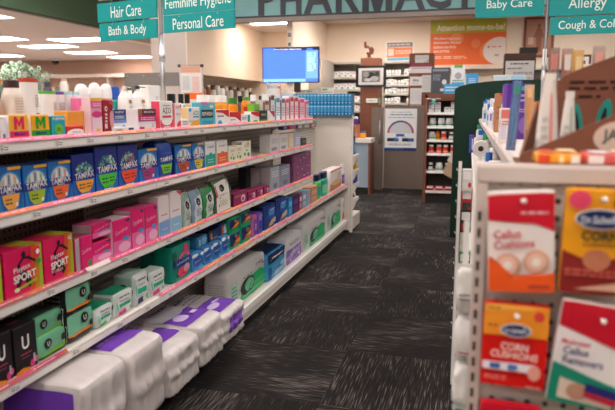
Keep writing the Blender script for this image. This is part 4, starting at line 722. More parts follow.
for k, (x, z, l) in enumerate(((.066, 1.118, 'steel peg hook through the two ring callus pack'), (.168, 1.124, 'steel peg hook through the yellow and maroon pack'), (.066, .953, 'steel peg hook with white tip through the orange topped pack'), (.178, .956, 'steel peg hook through the askew teal footed pack'), (.064, .799, 'steel peg hook below the orange topped red pack'))):
    o = hook.build('peg_hook'); at(o, x, .924, z); tag(o, l, 'hook', 'peg hooks on the pegboard end')

# things lying and standing on its top
for k, (x0, x1, y, c, cs, l) in enumerate(((.085, .15, 1.01, '#f0a22c', '#e2472a', 'yellow and orange flat pack lying on the end rail'), (.152, .235, 1.01, '#d8605c', '#f0e0dc', 'red and white flat pack lying on the end rail'))):
    o = S(c, [('r', .02, .1, .3, .9, cs), ('r', .5, .1, .6, .9, '#f6d8a0'), ('r', .75, .1, .95, .9, '#f3e6da')], n=9, wr=.0015, top=[('r', .1, .1, .4, .9, cs), ('r', .5, .2, .9, .8, '#f6dca8')], res=7)(x1-x0, .016, .075).build('flat_pack')
    at(o, (x0+x1)/2, y-.005, 1.1665); tag(o, l, 'pack')
KRAFT = mottled('kraft_board', '#7a4c3a', '#845441', 14, .7); KRAFTD = mottled('kraft_board_inner', '#70442f', '#7a4c38', 14, .75)
t = empty('cardboard_display', (.2, 1.22, 1.1402), 'brown cardboard counter display tray holding child toothbrushes', 'display')
def dis(m, name): return m.build(name, t, loc=(-.2, -1.22, -1.1402))
m = M(); m.prism([(.07, 1.1405), (.40, 1.1405), (.40, 1.295), (.30, 1.280), (.21, 1.238), (.135, 1.202), (.085, 1.178), (.07, 1.172)], 1.085, 1.089, KRAFT)
m.paint(lambda x, y, o: (.07+.33*x, 1.085-o, 1.1405+.2*y), .33, .2, [('e', .46, .30, .125, .135, '#cdb8ac'), ('t', 'JACK', .46, .31, .17, .12, '#4f5a50', 0, .03), ('l', .1, .16, .32, .21, 1, '#b8362c')]); dis(m, 'side_panel')
m = M(); m.prism([(.10, 1.1405), (.40, 1.1405), (.40, 1.385), (.30, 1.365), (.20, 1.327), (.168, 1.312), (.152, 1.292), (.147, 1.265), (.13, 1.21)], 1.386, 1.39, KRAFT)
m.paint(lambda x, y, o: (.10+.3*x, 1.386-o, 1.1405+.25*y), .3, .25, [('p', [(.315+.045*math.cos(a)-.02*math.sin(a)*.9, .32+.16*math.sin(a)) for a in [2*PI*i/20 for i in range(20)]], '#1f8f86'), ('p', [(.317+.02*math.cos(a)-.014*math.sin(a), .30+.12*math.sin(a)) for a in [2*PI*i/20 for i in range(20)]], '#1b201f'),
    ('p', [(.49+.045*math.cos(a)+.022*math.sin(a), .34+.16*math.sin(a)) for a in [2*PI*i/20 for i in range(20)]], '#1f8f86'), ('p', [(.485+.018*math.cos(a)+.014*math.sin(a), .31+.12*math.sin(a)) for a in [2*PI*i/20 for i in range(20)]], '#1b201f'), ('l', .26, .56, .56, .66, 2, '#3a221a'), ('l', .32, .50, .46, .54, 1, '#3a221a')]); dis(m, 'far_panel')
m = M(); A_, B_ = ((.070, 1.0895), (.118, 1.3855)); vs = []
for q in (0, .004): vs += [(A_[0]+q, A_[1], 1.1405), (B_[0]+q, B_[1], 1.1405), (B_[0]+q, B_[1], 1.262), (A_[0]+q, A_[1], 1.172)]
m.raw(vs, [(0, 3, 2, 1), (4, 5, 6, 7), (0, 1, 5, 4), (1, 2, 6, 5), (2, 3, 7, 6), (3, 0, 4, 7)], KRAFTD); dis(m, 'front_lip')
m = M(); m.box(.39, .394, 1.089, 1.386, 1.1405, 1.40, KRAFTD); dis(m, 'back_panel')
m = M(); m.box(.076, .388, 1.09, 1.385, 1.1404, 1.144, KRAFTD); dis(m, 'tray_floor')
def tube_pack(c, st, h, w, taper=.45):
    m = M()
    for k in range(8):
        z0, z1 = h*k/8, h*(k+1)/8
        W = lambda z: w*(1-(1-taper)*(z/h)**1.4); D = lambda z: .022*(1-.6*(z/h))
        m.lathe([(W(z0)/2, z0, c), (W(z1)/2, z1, c)], 14, sq=(1, D(z0)/W(z0)))
    m.box(-w*taper/2, w*taper/2, -.003, .003, h, h+.012, c)
    m.paint(lambda x, y, o: ((x-.5)*w*(1-(1-taper)*(y)**1.4), -.0125*(1-.6*y)-o-.001, y*h), w, h, [('r', .58, .02, .7, .85, st), ('l', .2, .2, .5, .6, 4, '#c4c8c6')], sub=3)
    return m
for x, y, h, w, st, l in ((.122, 1.20, .152, .044, '#e8908a', 'white child toothpaste tube with a coral stripe'), (.166, 1.27, .122, .034, '#9cc8b8', 'white child toothpaste tube with a mint stripe')):
    o = tube_pack(mat('#ece6e0', .35), st, h, w).build('toothpaste_tube'); at(o, x, y, 1.1445); tag(o, l, 'tube')
def brush_pack(c1, c2, c3, h, card='#9a7a70'):
    m = M(); m.box(-.0115, .0115, .0, .0015, 0, h, mat(card, .6)); m.tube([(0, -.006, .01), (.002, -.008, h*.4), (-.002, -.007, h*.62), (0, -.007, h*.8), (0, -.007, h*.93)], [.0045, .006, .005, .0035, .0045], mat(c1, .3)); m.box(-.006, .006, -.016, -.01, h*.8, h*.94, c2); m.box(-.009, .009, -.0008, 0, h*.1, h*.3, c3)
    return m, h
def brush(x, y, z, cs, h, l, rz=0, roll=0, card='#9a7a70', film='#f2ece8', name='toothbrush_pack'):
    t = empty(name, (x, y, z), l, 'toothbrush', rz=rz); t.rotation_euler.y = math.radians(roll)
    m, hh = brush_pack(*cs, h, card); m.build('brush_and_card', t)
    m = M()
    m.soft(lambda a, b, c: (a*.0115*(1-.25*max(0, c)), -.009+b*.0085*(1-.3*abs(c)), h*.5+c*h*.49), clear('blister_film', '#f4efec', .10), 4); m.build('blister', t)
    return t
for k, (x, y, h, cs, l) in enumerate(((.185, 1.50, .235, ('#e08070', '#f0e8e0', '#d89080'), 'coral toothbrush pack standing behind the eared panel text'), (.155, 1.47, .235, ('#9a8078', '#d88a80', '#8a6a60'), 'brown carded toothbrush pack at the tray corner'), (.240, 1.45, .235, ('#7fa0b4', '#e8a89a', '#b89a90'), 'blue toothbrush pack behind the tray'), (.215, 1.55, .235, ('#e4b04a', '#f0d8a0', '#c89a6a'), 'yellow patterned toothbrush pack behind the tray'), (.285, 1.46, .24, ('#6a9aa8', '#e89a8c', '#a87a6a'), 'teal and pink toothbrush pack beyond the tray end'), (.26, 1.55, .24, ('#c8a890', '#f4e4d8', '#b08068'), 'tan toothbrush pack behind the tray'))):
    brush(x, y, 1.1402 if y > 1.4 else 1.1445, cs, h, l, card=('#a88070', '#8a6a5c', '#b09a90', '#d8a848', '#9a7262', '#c8a890')[k])
brush(.084, 1.66, 1.1403, ('#2f78b8', '#3a9a8a', '#2a5aa0'), .175, 'blue toothbrush pack with a teal head', roll=3, card='#2f5ea8')
brush(.132, 1.72, 1.1403, ('#e8a050', '#f4c890', '#d8785a'), .165, 'orange toothbrush pack beside the blue one', roll=-2, card='#d8b890')
def put(o, x, y, z, label, cat, rz=0): at(o, x, y, z, rz); return tag(o, label, cat)
ZR = 1.1404
put(C('#5b2f9c', [('t', 'Natural', .66, .8, .5, .06, '#e8e0f4'), ('t', 'Nursing', .62, .7, .5, .06, '#e8e0f4'), ('r', .5, .88, .9, .95, '#3ab4b4'), ('l', .55, .48, .85, .56, 2, '#cdbfe4'), ('e', .8, .25, .2, .15, '#8a68c0'), ('r', 0, 0, .12, 1, '#7a52b4')], side='#6a3ca8')(.085, .185, .12).build('carton'), .125, 2.28, ZR, 'purple carton with a teal mark on the far gondola top', 'carton')
put(C('#b07a58', [('l', .2, .3, .8, .7, 3, '#8a5a3e'), ('r', .4, .93, .9, 1, '#d83a30')])(.045, .165, .11).build('carton'), .092, 2.85, ZR, 'plain brown carton beyond the purple carton', 'carton')
put(C('#ece4e2', [('r', .1, .7, .9, .95, '#e07a70'), ('r', .1, .1, .5, .5, '#d8d0e0'), ('l', .2, .5, .8, .65, 2, '#c05a58')])(.04, .105, .07).build('carton'), .085, 2.02, ZR, 'small white and coral carton before the purple carton', 'carton')
put(C('#eee6dc', [('r', 0, .62, 1, 1, '#ee8a3c'), ('l', .1, .3, .9, .55, 3, '#a8a4b4'), ('r', .1, .05, .5, .28, '#8a8ac4')], side='#e8d8c8')(.085, .125, .10).build('carton'), .205, 2.15, ZR, 'white carton with a broad orange top beside the purple carton', 'carton')
for k, (x, y, w, h, c, cp, l) in enumerate(((.072, 3.35, .036, .15, '#e9e9ec', '#d8dade', 'white tube with lilac print, third from the green panel'), (.064, 3.8, .03, .125, '#cfd4dc', '#3a6ac0', 'pale tube with dark blue print'), (.07, 4.25, .034, .15, '#dfe4ea', '#b8c4d4', 'white tube beside the two blue capped ones'), (.066, 4.85, .038, .165, '#e4eaf0', '#2a7ac8', 'white bottle with a blue cap beside the dark green panel'), (.075, 5.4, .04, .14, '#dfe2e6', '#3a4a9a', 'white bottle with a navy cap nearest the dark green panel'))):
    put(B(c, cp, 'slim', ops=[('r', .2, .25, .8, .5, ('#8a6ac0', '#3a5aa8', '#d85a4a', '#6ab0d8', '#c84a5a')[k])])(w, h, .03).build('tube_bottle'), x, y, ZR, l, 'bottle')
for k, (y, h, c, l) in enumerate(((3.05, .14, '#b9b2bc', 'mauve grey carton behind the plain brown one'), (3.6, .14, '#7a6ac0', 'violet striped carton among the white tubes'), (4.05, .12, '#c85a50', 'red marked slim carton among the white tubes'))):
    put(C('#e6e4e8', [('r', .2, .1, .7, .9, c), ('r', .75, .5, .95, .7, '#3a8a9a')])(.045, h, .08).build('carton'), .10, y, ZR, l, 'carton')
for k, (x, y, w, h, c, cp, l) in enumerate(((.082, 3.08, .034, .13, '#d8d4d8', '#c85a50', 'pale tube with a red cap beyond the plain brown carton'), (.088, 3.6, .03, .15, '#e2e0e4', '#7a5aa8', 'pale tube with a violet cap among the white tubes'), (.05, 4.5, .03, .13, '#c8d4e0', '#e8e6e6', 'powder blue tube with a white cap'), (.052, 5.1, .034, .15, '#e8e8ea', '#2f7ad0', 'white tube with a bright blue flat cap'), (.10, 2.55, .036, .12, '#d8c4b4', '#e8e0dc', 'beige tube between the brown and purple cartons'))):
    put(B(c, cp, 'slim', ops=[('r', .2, .2, .8, .5, ('#d87a70', '#5a4a9a', '#3a7ab8', '#d84a4a', '#b07a5a')[k]), ('l', .2, .52, .8, .64, 2, '#7a7a88')])(w, h, .03).build('tube_bottle'), x, y, ZR, l, 'bottle')
for k, (x, y, w, h, c, cp, sh, l) in enumerate(((.028, 3.45, .045, .11, '#e2e0df', '#3a3a40', 'jar', 'white bottle with a black lid behind the tape roll'), (.03, 4.3, .05, .13, '#d6d6da', '#2f6ac0', 'jar', 'white bottle with a blue lid far under the shelf'), (.02, 4.7, .05, .12, '#e6e4e2', '#eceaea', 'shampoo', 'white flat bottle far under the shelf'), (.018, 5.2, .05, .14, '#d2d6d4', '#3a9a6a', 'slim', 'pale bottle with a green cap far under the shelf'), (.085, 2.22, .05, .10, '#cfcaca', '#e8e6e4', 'jar', 'grey white jar behind the first round bottle'))):
    put(B(c, cp, sh, ops=[('l', .2, .2, .8, .5, 3, '#8a8a90')])(w, h, w*.8).build('bottle'), x, y, .9655, l, 'bottle')
# on and under its upper shelf, seen edge on
m = M(); m.lathe([(.012, -.03, '#2a2a2c'), (.034, -.03, WHITE), (.036, -.028, WHITE), (.036, .028, WHITE), (.034, .03, WHITE), (.012, .03, '#d8d4d2')], 20); m.lathe([(.0121, -.0305, '#2a2a2c'), (.0122, .0305, '#2a2a2c')], 14)
o = m.build('tape_roll'); at(o, .020, 2.9, 1.064); o.rotation_euler.x = PI/2; tag(o, 'white tape roll with a dark core hanging below the shelf edge', 'roll')
for k, (x, y, z, w, h, c, cp, sh, l) in enumerate(((.05, 1.62, .9655, .05, .10, '#e8e5e4', '#f0eeee', 'jar', 'white bottle under the shelf edge, closest to the pegboard end'), (.062, 2.1, .9655, .05, .11, '#dcd9d8', '#f1efef', 'jar', 'white round bottle under the shelf edge'), (.046, 2.35, .9655, .035, .12, '#e6e8ec', '#2f6ac0', 'slim', 'white bottle with a bright blue cap under the shelf'), (.07, 2.6, .9655, .05, .12, '#cfcccc', '#f2f0f0', 'shampoo', 'grey bottle with a white cap under the shelf'), (.05, 3.2, .9655, .04, .12, '#e4e4e6', '#d8d8dc', 'slim', 'slim white bottle behind the tape roll'), (.056, 3.7, .9655, .05, .13, '#dedcdc', '#2a9a6a', 'jar', 'white bottle with a green lid under the shelf'), (.10, 1.85, .9655, .05, .045, '#e4e0de', '#1d1d20', 'jar', 'small jar with a black lid under the shelf'))):
    put(B(c, cp, sh, ops=[('l', .2, .2, .8, .5, 3, '#9a9aa0')])(w, h, w*.8).build('bottle'), x, y, z, l, 'bottle')
put(C('#5a3aa0', [('r', .1, .1, .5, .9, '#2a6ab8'), ('r', .55, .2, .9, .8, '#c8b8e0')])(.03, .11, .05).build('carton'), -.03, 4.0, .9655, 'violet and blue carton jutting from the shelf front', 'carton')
m = M(); m.box(-.005, .005, -.006, .006, -.12, .62, mat('#eceae8', .35))
for k in range(12): m.tube([(-.002, -.012, .04+k*.05), (-.009, -.014, .045+k*.05), (-.009, -.014, .05+k*.05)], .0012, '#dcdad8', 5)
o = m.build('clip_strip'); at(o, -.046, 2.0, .46); tag(o, 'white plastic clip strip hung with small packs beside the pegboard end', 'clip strip')
m = M(); m.box(-.006, .006, 0, .003, 0, .56, mat('#eceae8', .35)); o = m.build('clip_strip'); at(o, -.012, 1.288, .46); tag(o, 'white clip strip carrying the cloudy bags and the teal bag', 'clip strip')
rr = random.Random(5)
cols = ['#d8d6d4', '#c8342c', '#2a2a2e', '#e4e2e0', '#3a9a5a', '#8a2a3a', '#f0eeec', '#e8704a', '#44444a', '#5ab0d0', '#b8b4b2', '#7a2030']
for k in range(12):
    y = 2.018+.012*(k % 2); z = .985-.066*k
    w = rr.uniform(.024, .036)
    put(C(cols[k], [('r', .1, .55, .9, .9, '#eceaea'), ('r', .1, .1, .6, .4, cols[(k*5+3) % 12]), ('e', .75, .3, .15, .12, cols[(k*7+1) % 12])])(w, rr.uniform(.055, .075), .03).build('peg_pack'), -.039+w/2, y, z, ('small white and red', 'small red', 'small black', 'small pale', 'small green', 'small maroon', 'small off white', 'small coral', 'small charcoal', 'small sky blue', 'small grey', 'small dark wine')[k]+' peg pack on the shelf fronts behind the clip strip', 'pack')
FILM = mottled('cloudy_film', '#d9d6d3', '#eeebe8', 30, .2)
def bag(w, h, d, c, ops, seed): return S('#e6e3e0' if c is None else c, ops, n=4, wr=.008, ns=30, seed=seed, res=10, pinch=.5, seal='#dcd9d6')(w, h, d)
for k, (y, z, c, ops, l) in enumerate(((1.262, .835, None, [('l', .2, .3, .8, .5, 2, '#8a8a8e')], 'topmost of three cloudy white bags beside the pegboard end'), (1.261, .735, None, [('r', .3, .2, .9, .24, '#c84a5a'), ('r', .4, .1, .7, .14, '#6aa03a')], 'middle cloudy white bag with a thin red line'), (1.262, .635, None, [], 'lowest cloudy white bag above the teal bag'), (1.26, .50, '#16928c', [('p', [(.6, .3), (.9, .45), (.8, .2)], '#e8b02c'), ('e', .3, .8, .2, .05, '#5ac0b8')], 'teal bag with a yellow corner beside the pegboard end'))):
    o = bag(.037, .095 if k < 3 else .125, .05, c, ops, k+20).build('bag'); put(o, -.010, y, z, l, 'bag')
for k in range(3):
    o = bag(.04, .11, .05, '#d6d2cf', [('l', .2, .2, .8, .6, 3, '#a09c9a')], k+40).build('bag'); put(o, -.004, 1.15, .12+.125*k, ('lowest', 'second lowest', 'third lowest')[k]+' greyish bag beside the foot of the pegboard end', 'bag')

# ------------------------------------------------------------------ room shell
WALL = mottled('cream_paint', '#efdcc8', '#f3e2d0', 1.2, .7); WALLP = mottled('pink_beige_paint', '#cda996', '#d4b09d', 1.0, .75); GREY = mottled('grey_paint', '#cbbfb8', '#d2c7c0', 1.3, .7)
GREEN = mottled('sage_green_paint', '#5d7a62', '#64826a', 1.0, .7); CEIL = mottled('ceiling_tile', '#c9b9b2', '#d3c4bd', 40, .9)
m = M(); m.box(-4.9, 8, -4, 19, -.1, 0, carpet()); struct(m, 'floor')
m = M(); m.box(-20, -4.9, -4, 19, -.1, 0, mottled('bounce_vinyl', '#cfc4bb', '#d9cec6', 6, .4)); struct(m, 'floor_side')  # unseen pale floor, added to bounce lamp light up to the low ceiling
m = M(); m.box(-6.78, -4.85, 8.9, 11.05, 3.30, 3.4, '#e6e0da'); m.box(-6.78, 8, -4, 8.9, 3.30, 3.4, mottled('ceiling_white', '#e6e0da', '#eee8e2', 40, .9)); struct(m, 'ceiling_main')
m = M(); m.box(-20, -6.9, -4, 19, 2.72, 2.82, CEIL); struct(m, 'ceiling_low')
m = M(); m.box(-6.65, -4.9, 11.15, 19, 2.72, 2.82, CEIL); m.box(-4.9, 8, 9.02, 19, 2.72, 2.82, mottled('ceiling_pharmacy', '#dccfc6', '#e4d8cf', 30, .9)); struct(m, 'ceiling_pharmacy')
m = M(); m.box(-6.9, -6.78, -4, 11.0, 2.70, 3.4, GREEN); m.box(-6.902, -6.776, -4, 11.0, 2.68, 2.70, '#35342f'); struct(m, 'trim_1')
m = M(); m.box(-6.9, -6.70, 11.02, 18.0, 2.55, 2.82, WALL); struct(m, 'trim_2')
m = M(); m.box(-6.78, -4.9, 11.05, 11.15, 2.70, 3.3, GREEN); m.box(-4.9, -4.8, 9.0, 11.05, 2.72, 3.3, WALL); struct(m, 'trim_4')
m = M(); m.box(-20, -4.9, 18.0, 18.2, 0, 2.82, WALLP); struct(m, 'wall_back_left')
m = M(); m.box(-20.1, -20, -4, 18.2, 0, 3.4, WALLP); struct(m, 'wall_left')
m = M(); m.box(-20, 8, -4.2, -4, 0, 3.4, WALL); struct(m, 'wall_front')
m = M(); m.box(8, 8.2, -4, 12, 0, 3.4, WALL); struct(m, 'wall_right')
# pharmacy walls
m = M(); m.box(-4.80, -4.27, 8.75, 9.3, 0, 2.72, GREY); m.box(-4.27, -4.25, 8.75, 9.3, 0, 2.72, WALL); m.box(-4.80, -4.25, 9.3, 12.2, 1.75, 2.72, WALL); m.box(-4.85, -4.80, 8.75, 12.2, 0, 2.72, GREY); struct(m, 'wall_alcove')
m = M(); m.box(-4.85, -2.79, 12.2, 12.3, 0, 2.72, WALL); struct(m, 'wall_alcove_back')
m = M(); m.box(-2.79, -2.70, 9.1, 12.2, 0, 2.72, WALL); struct(m, 'wall_pier')
m = M(); m.box(-2.70, 8, 11.3, 11.4, 0, 2.72, WALL); struct(m, 'wall_back')
# fascia with the big letters
m = M(); m.box(-4.9, 8, 8.9, 9.0, 2.55, 3.30, mottled('fascia_teal', '#7fb0b4', '#88b8bb', 2, .5)); m.box(-4.9, 8, 8.885, 9.02, 2.535, 2.56, '#3a3c42'); m.box(-4.9, 8, 8.89, 9.02, 2.475, 2.535, mottled('fascia_grey', '#8f8680', '#99908a', 3, .6)); struct(m, 'trim_3')
F = empty('pharmacy_lettering', (-1.6, 8.88, 2.58), 'large charcoal letters spelling PHARMACY along the teal fascia', 'sign')
for ch, x, w in zip('PHARMACY', (-3.16, -2.82, -2.47, -2.0, -1.62, -1.17, -.77, -.42), (.28, .31, .42, .34, .42, .42, .36, .38)):
    gv, gf, gw, gh = glyphs(ch, .026); m = M()
    if ch == 'M':
        gv = [(x-.5, y-.5) for x, y in ((0, 0), (.22, 0), (.22, .6), (.39, 0), (.61, 0), (.78, .6), (.78, 0), (1, 0), (1, 1), (.68, 1), (.5, .36), (.32, 1), (0, 1))]; gw = gh = 1
        gf = [(0, 1, 2, 11, 12), (2, 3, 10, 11), (3, 4, 10), (4, 5, 9, 10), (5, 6, 7, 8, 9)]
    sx, sz = w/gw, .45/gh
    fr = [(v[0]*sx, 0, v[1]*sz) for v in gv]; n = len(fr)
    m.raw(fr, gf, '#3a3d46'); m.raw([(p[0], .018, p[2]) for p in fr], [f[::-1] for f in gf], '#3a3d46')
    cnt = {}
    for f in gf:
        for a, b in zip(f, f[1:]+f[:1]): cnt[(a, b)] = 1
    sides = [(a, b) for (a, b) in cnt if (b, a) not in cnt]
    m.raw(fr+[(p[0], .018, p[2]) for p in fr], [(b, a, a+n, b+n) for a, b in sides], '#3a3d46')
    o = m.build('letter', F); o.location = (x+w/2+1.6, 0, .208)

# ------------------------------------------------------------------ ceiling lights
LAMP = emissive('troffer_diffuser', '#fff6f0', LAMP_E); LAMPF = mat('#e9e6e2', .5)
LAMPP = [emissive('troffer_diffuser_%d' % k, '#fff6ee', LAMP_E*q) for k, q in enumerate((1.05, 2.4, .7, .5))]
def troffer(x, y, z, w, d, label, group, LAMP=LAMP):
    t = empty('ceiling_light', (x, y, z), label, 'ceiling light', group)
    m = M(); m.box(-w/2, w/2, -d/2, d/2, -.006, -.003, LAMP); m.build('diffuser', t)
    m = M()
    for a, b, c, e in ((-w/2-.02, w/2+.02, -d/2-.02, -d/2), (-w/2-.02, w/2+.02, d/2, d/2+.02), (-w/2-.02, -w/2, -d/2, d/2), (w/2, w/2+.02, -d/2, d/2)): m.box(a, b, c, e, -.008, -.0005, LAMPF)
    m.build('frame', t)
    return t
t0 = troffer(-5.4, -2.6, 3.30, 1.2, .6, 'white ceiling light panel above the shopping aisles', 'aisle ceiling lights')
for i in range(4):
    for j in range(5):
        if i or j: dup(t0, (-5.4+i*2.3, -2.6+j*2.45, 3.30))
for x, y, l in ((-8.6, 12.4, 'white light panel beside the green soffit, partly behind the teal sign'), (-10.3, 13.5, 'white light panel in the middle of the low ceiling'), (-10.35, 15.35, 'white light panel second from the back wall'), (-10.1, 17.0, 'white light panel closest to the back wall'), (-10.35, 11.75, 'white light panel above the leafy plant'), (-13.6, 15.6, 'white light panel farthest along the low ceiling'), (-8.2, 8.75, 'white light panel at the soffit edge')):
    troffer(x, y, 2.72, 1.3, .66, l, 'low ceiling lights')
for LK, (x, y, l) in enumerate(((-3.42, 10.72, 'white light panel in the pharmacy alcove ceiling'), (-1.45, 9.75, 'white light panel behind the fascia above the statue'), (1.6, 10.2, 'white light panel behind the fascia above the framed art'), (4.2, 10.2, 'white light panel over the far end of the pharmacy'))):
    troffer(x, y, 2.72, 1.15, .55, l, 'pharmacy ceiling lights', LAMPP[LK])
for x, y in ((-13.6, 12), (-13.6, 8), (-10.3, 8), (-10.3, 4), (-13.6, 4), (-17, 10), (-17, 15)): troffer(x, y, 2.72, 1.3, .66, 'white light panel over the side of the shop', 'low ceiling lights out of sight')

# ------------------------------------------------------------------ pharmacy front
BROWN = mottled('brown_laminate', '#7a4a3c', '#86543f', 6, .5, stretch=(12, 12, 1)); TAUPE = mottled('taupe_laminate', '#77695f', '#7f7067', 2, .5)
# television
t = empty('wall_tv', (-2.72, 9.04, 1.60), 'wall TV with a bright blue screen above the test kits', 'TV')
m = M(); m.box(-.44, .44, .0, .045, 0, .52, '#15161a', bev=.006); m.build('casing', t)
m = M(); fr = lambda x, y, o: (-.425+.85*x, -.0005-o, .013+.494*y)
for (x0, y0, x1, y1, c, e) in ((0, 0, 1, 1, '#3f68e8', 1.6), ):
    m.paint(fr, .85, .494, [('r', x0, y0, x1, y1, emissive('tv_blue', c, e))])
m.paint(fr, .85, .494, [('r', 0, .92, 1, 1, emissive('tv_dark', '#101c50', .6)), ('r', .0, .92, .22, 1, emissive('tv_mid', '#3a70e8', 1.4)), ('r', .78, .1, 1, .92, emissive('tv_pale', '#5d8cf0', 1.7)), ('r', 0, 0, .78, .09, emissive('tv_sky', '#6aa0f8', 1.8)), ('t', 'Five Points Pharmacy', .46, .955, .5, .045, emissive('tv_white', '#e6ecff', 1.6)), ('r', .8, .93, .9, .98, emissive('tv_mid', '#3a70e8', 1.4)), ('l', .81, .3, .96, .86, 9, emissive('tv_line', '#a8c4fa', 1.8))], e=.0012)
m.build('screen', t)
m = M(); m.box(-.05, .02, .045, .059, .1, .4, '#2a2624'); m.box(.05, .15, .02, .045, -.14, .0, '#3a2a24'); m.build('mount', t)
m = M(); m.box(-.035, .035, -.012, 0, -.05, .05, '#f4ece4'); m.box(-.02, .02, -.016, -.012, -.02, .03, '#6a625c'); o = m.build('wall_switch'); at(o, -2.745, 9.099, 2.16); tag(o, 'small switch plate with dark knob on the white pier', 'switch')
m = M(); m.box(-.035, .035, -.012, 0, -.05, .05, '#efe6dc'); m.box(-.025, .025, -.02, -.012, -.03, .03, '#8a8078'); o = m.build('wall_switch'); at(o, -2.745, 9.099, 2.30); tag(o, 'beige box above the switch plate on the white pier', 'switch')
# counter
t = empty('pharmacy_counter', (-2.2, 8.75, 0), 'grey blue service counter with a white top', 'counter')
m = M(); m.box(-.46, .72, 0, .33, .10, .74, mottled('blue_grey_laminate', '#93a3b0', '#9aaab6', 3, .5)); m.build('front', t)
m = M(); m.box(-.46, .70, .02, .33, 0, .10, KICK); m.build('kick_plate', t)
m = M(); m.box(-.5, .76, -.03, .34, .74, .80, mottled('white_laminate', '#e6dfd8', '#eee8e2', 4, .35)); m.build('counter_top', t)
m = M(); m.box(.72, .75, .0, .33, .0, .74, BROWN); m.build('end_post', t)
# swing gate and side panels
t = empty('pharmacy_gate', (-1.0, 9.3, 0), 'taupe waist high gate with a printed gauge poster', 'gate')
m = M(); m.box(-.34, .26, 0, .04, .03, 1.26, TAUPE); m.box(-.35, -.335, -.01, .045, .03, 1.28, '#b8aca4'); m.box(.255, .27, -.01, .045, .03, 1.28, '#a89c94'); m.build('panel', t)
m = M(); m.box(-.53, -.36, 0, .05, .0, 1.24, TAUPE); m.tube([(-.40, -.02, .7), (-.40, -.02, 1.05)], .012, STEEL); m.build('latch_post', t)
m = M(); m.box(-.349, -.337, -.022, -.01, .8, .86, STEEL); m.build('latch', t)
m = M(); W, H = .47, .62; m.box(0, W, -.004, 0, 0, H, '#e9e9ea')
ops = [('l', .2, .90, .8, .93, 1, '#7a8a9a'), ('l', .16, .83, .86, .88, 1, '#4a6a98'), ('l', .1, .77, .92, .81, 1, '#8a95a4'), ('e', .5, .42, .42, .3, '#3a5a98', 0, 180), ('e', .5, .42, .36, .258, '#cfd2d6', 0, 180)]
for k, c in enumerate(('#e04a48', '#c84a58', '#b85a70', '#7a5a90', '#4a5a9a', '#3a5a98', '#5a5a98', '#b05068', '#e05a58')):
    a0, a1 = math.radians(k*20+1), math.radians(k*20+19); A = lambda a, r: (.5+.42*r*math.cos(a), .42+.3*r*math.sin(a))
    ops.append(('p', [A(a0, 1), A((a0+a1)/2, 1), A(a1, 1), A(a1, .9), A(a0, .9)], c))
    ops.append(('p', [A(a0, .12), A(a0+.008, .86), A(a0-.008, .86)], '#a8acb4'))
ops += [('r', .36, .34, .62, .40, '#2f68b0'), ('r', .08, .22, .44, .30, '#1f2f50'), ('r', .3, .23, .43, .29, '#2f78c0'), ('r', .55, .22, .92, .30, '#1f2f50'), ('r', .76, .23, .9, .29, '#2f68b8'), ('p', [(.4, .34), (.46, .34), (.3, .3), (.26, .3)], '#9aa4b0'), ('p', [(.54, .34), (.6, .34), (.74, .3), (.7, .3)], '#9aa4b0'), ('l', .14, .12, .86, .17, 2, '#7a8290'), ('r', 0, 0, 1, .07, '#1d3a6c'), ('r', .0, .03, .6, .07, '#2a6aa8')]
m.paint(lambda x, y, o: (x*W, -.004-o, y*H), W, H, ops, e=.0008)
o = m.build('gauge_poster'); at(o, -1.328, 9.298, .60); tag(o, 'white poster with a half round gauge on the taupe gate', 'poster')
# vitamin bookcase
t = empty('vitamin_bookcase', (-.30, 8.2, 0), 'brown bookcase with white edged shelves of vitamin bottles', 'bookcase')
for n_, a in (('side_panel', (-.36, -.325, 0, .34, .0, 1.40)), ('side_panel', (.40, .44, 0, .34, .0, 1.40)), ('top_panel', (-.36, .44, 0, .34, 1.36, 1.41)), ('back_panel', (-.33, .40, .32, .335, .0, 1.36)), ('header_board', (-.325, .40, .01, .03, 1.325, 1.36)), ('kick_plate', (-.325, .40, .03, .05, .0, .10))):
    m = M(); m.box(*a, KICK if n_ == 'kick_plate' else (pegboard('grey_mesh', '#5d544e', '#39332f', (0, 2), .03, .3) if n_ == 'back_panel' else BROWN)); m.build(n_, t)
BS = [.985, .80, .645, .405, .16]
ROWZ = [1.175, 1.0, .825, .65, .42]
for z in ROWZ + [.16]:
    m = M(); m.box(-.325, .40, .012, .32, z-.02, z, mat('#efecea', .4)); m.box(-.325, .40, .006, .012, z-.03, z+.001, WHITE); m.build('shelf', t)
rb = random.Random(9)
kinds = [('#e8e6e4', '#d0cdca', 'white carton'), ('#e9e8e6', '#2f8f6a', 'white tub with a green band'), ('#e2862a', '#d8602a', 'amber bottle'), ('#d6402c', '#f2f0ee', 'red bottle with white lid'), ('#4a2a34', '#f0eeec', 'dark bottle with white lid')]
proto = {}
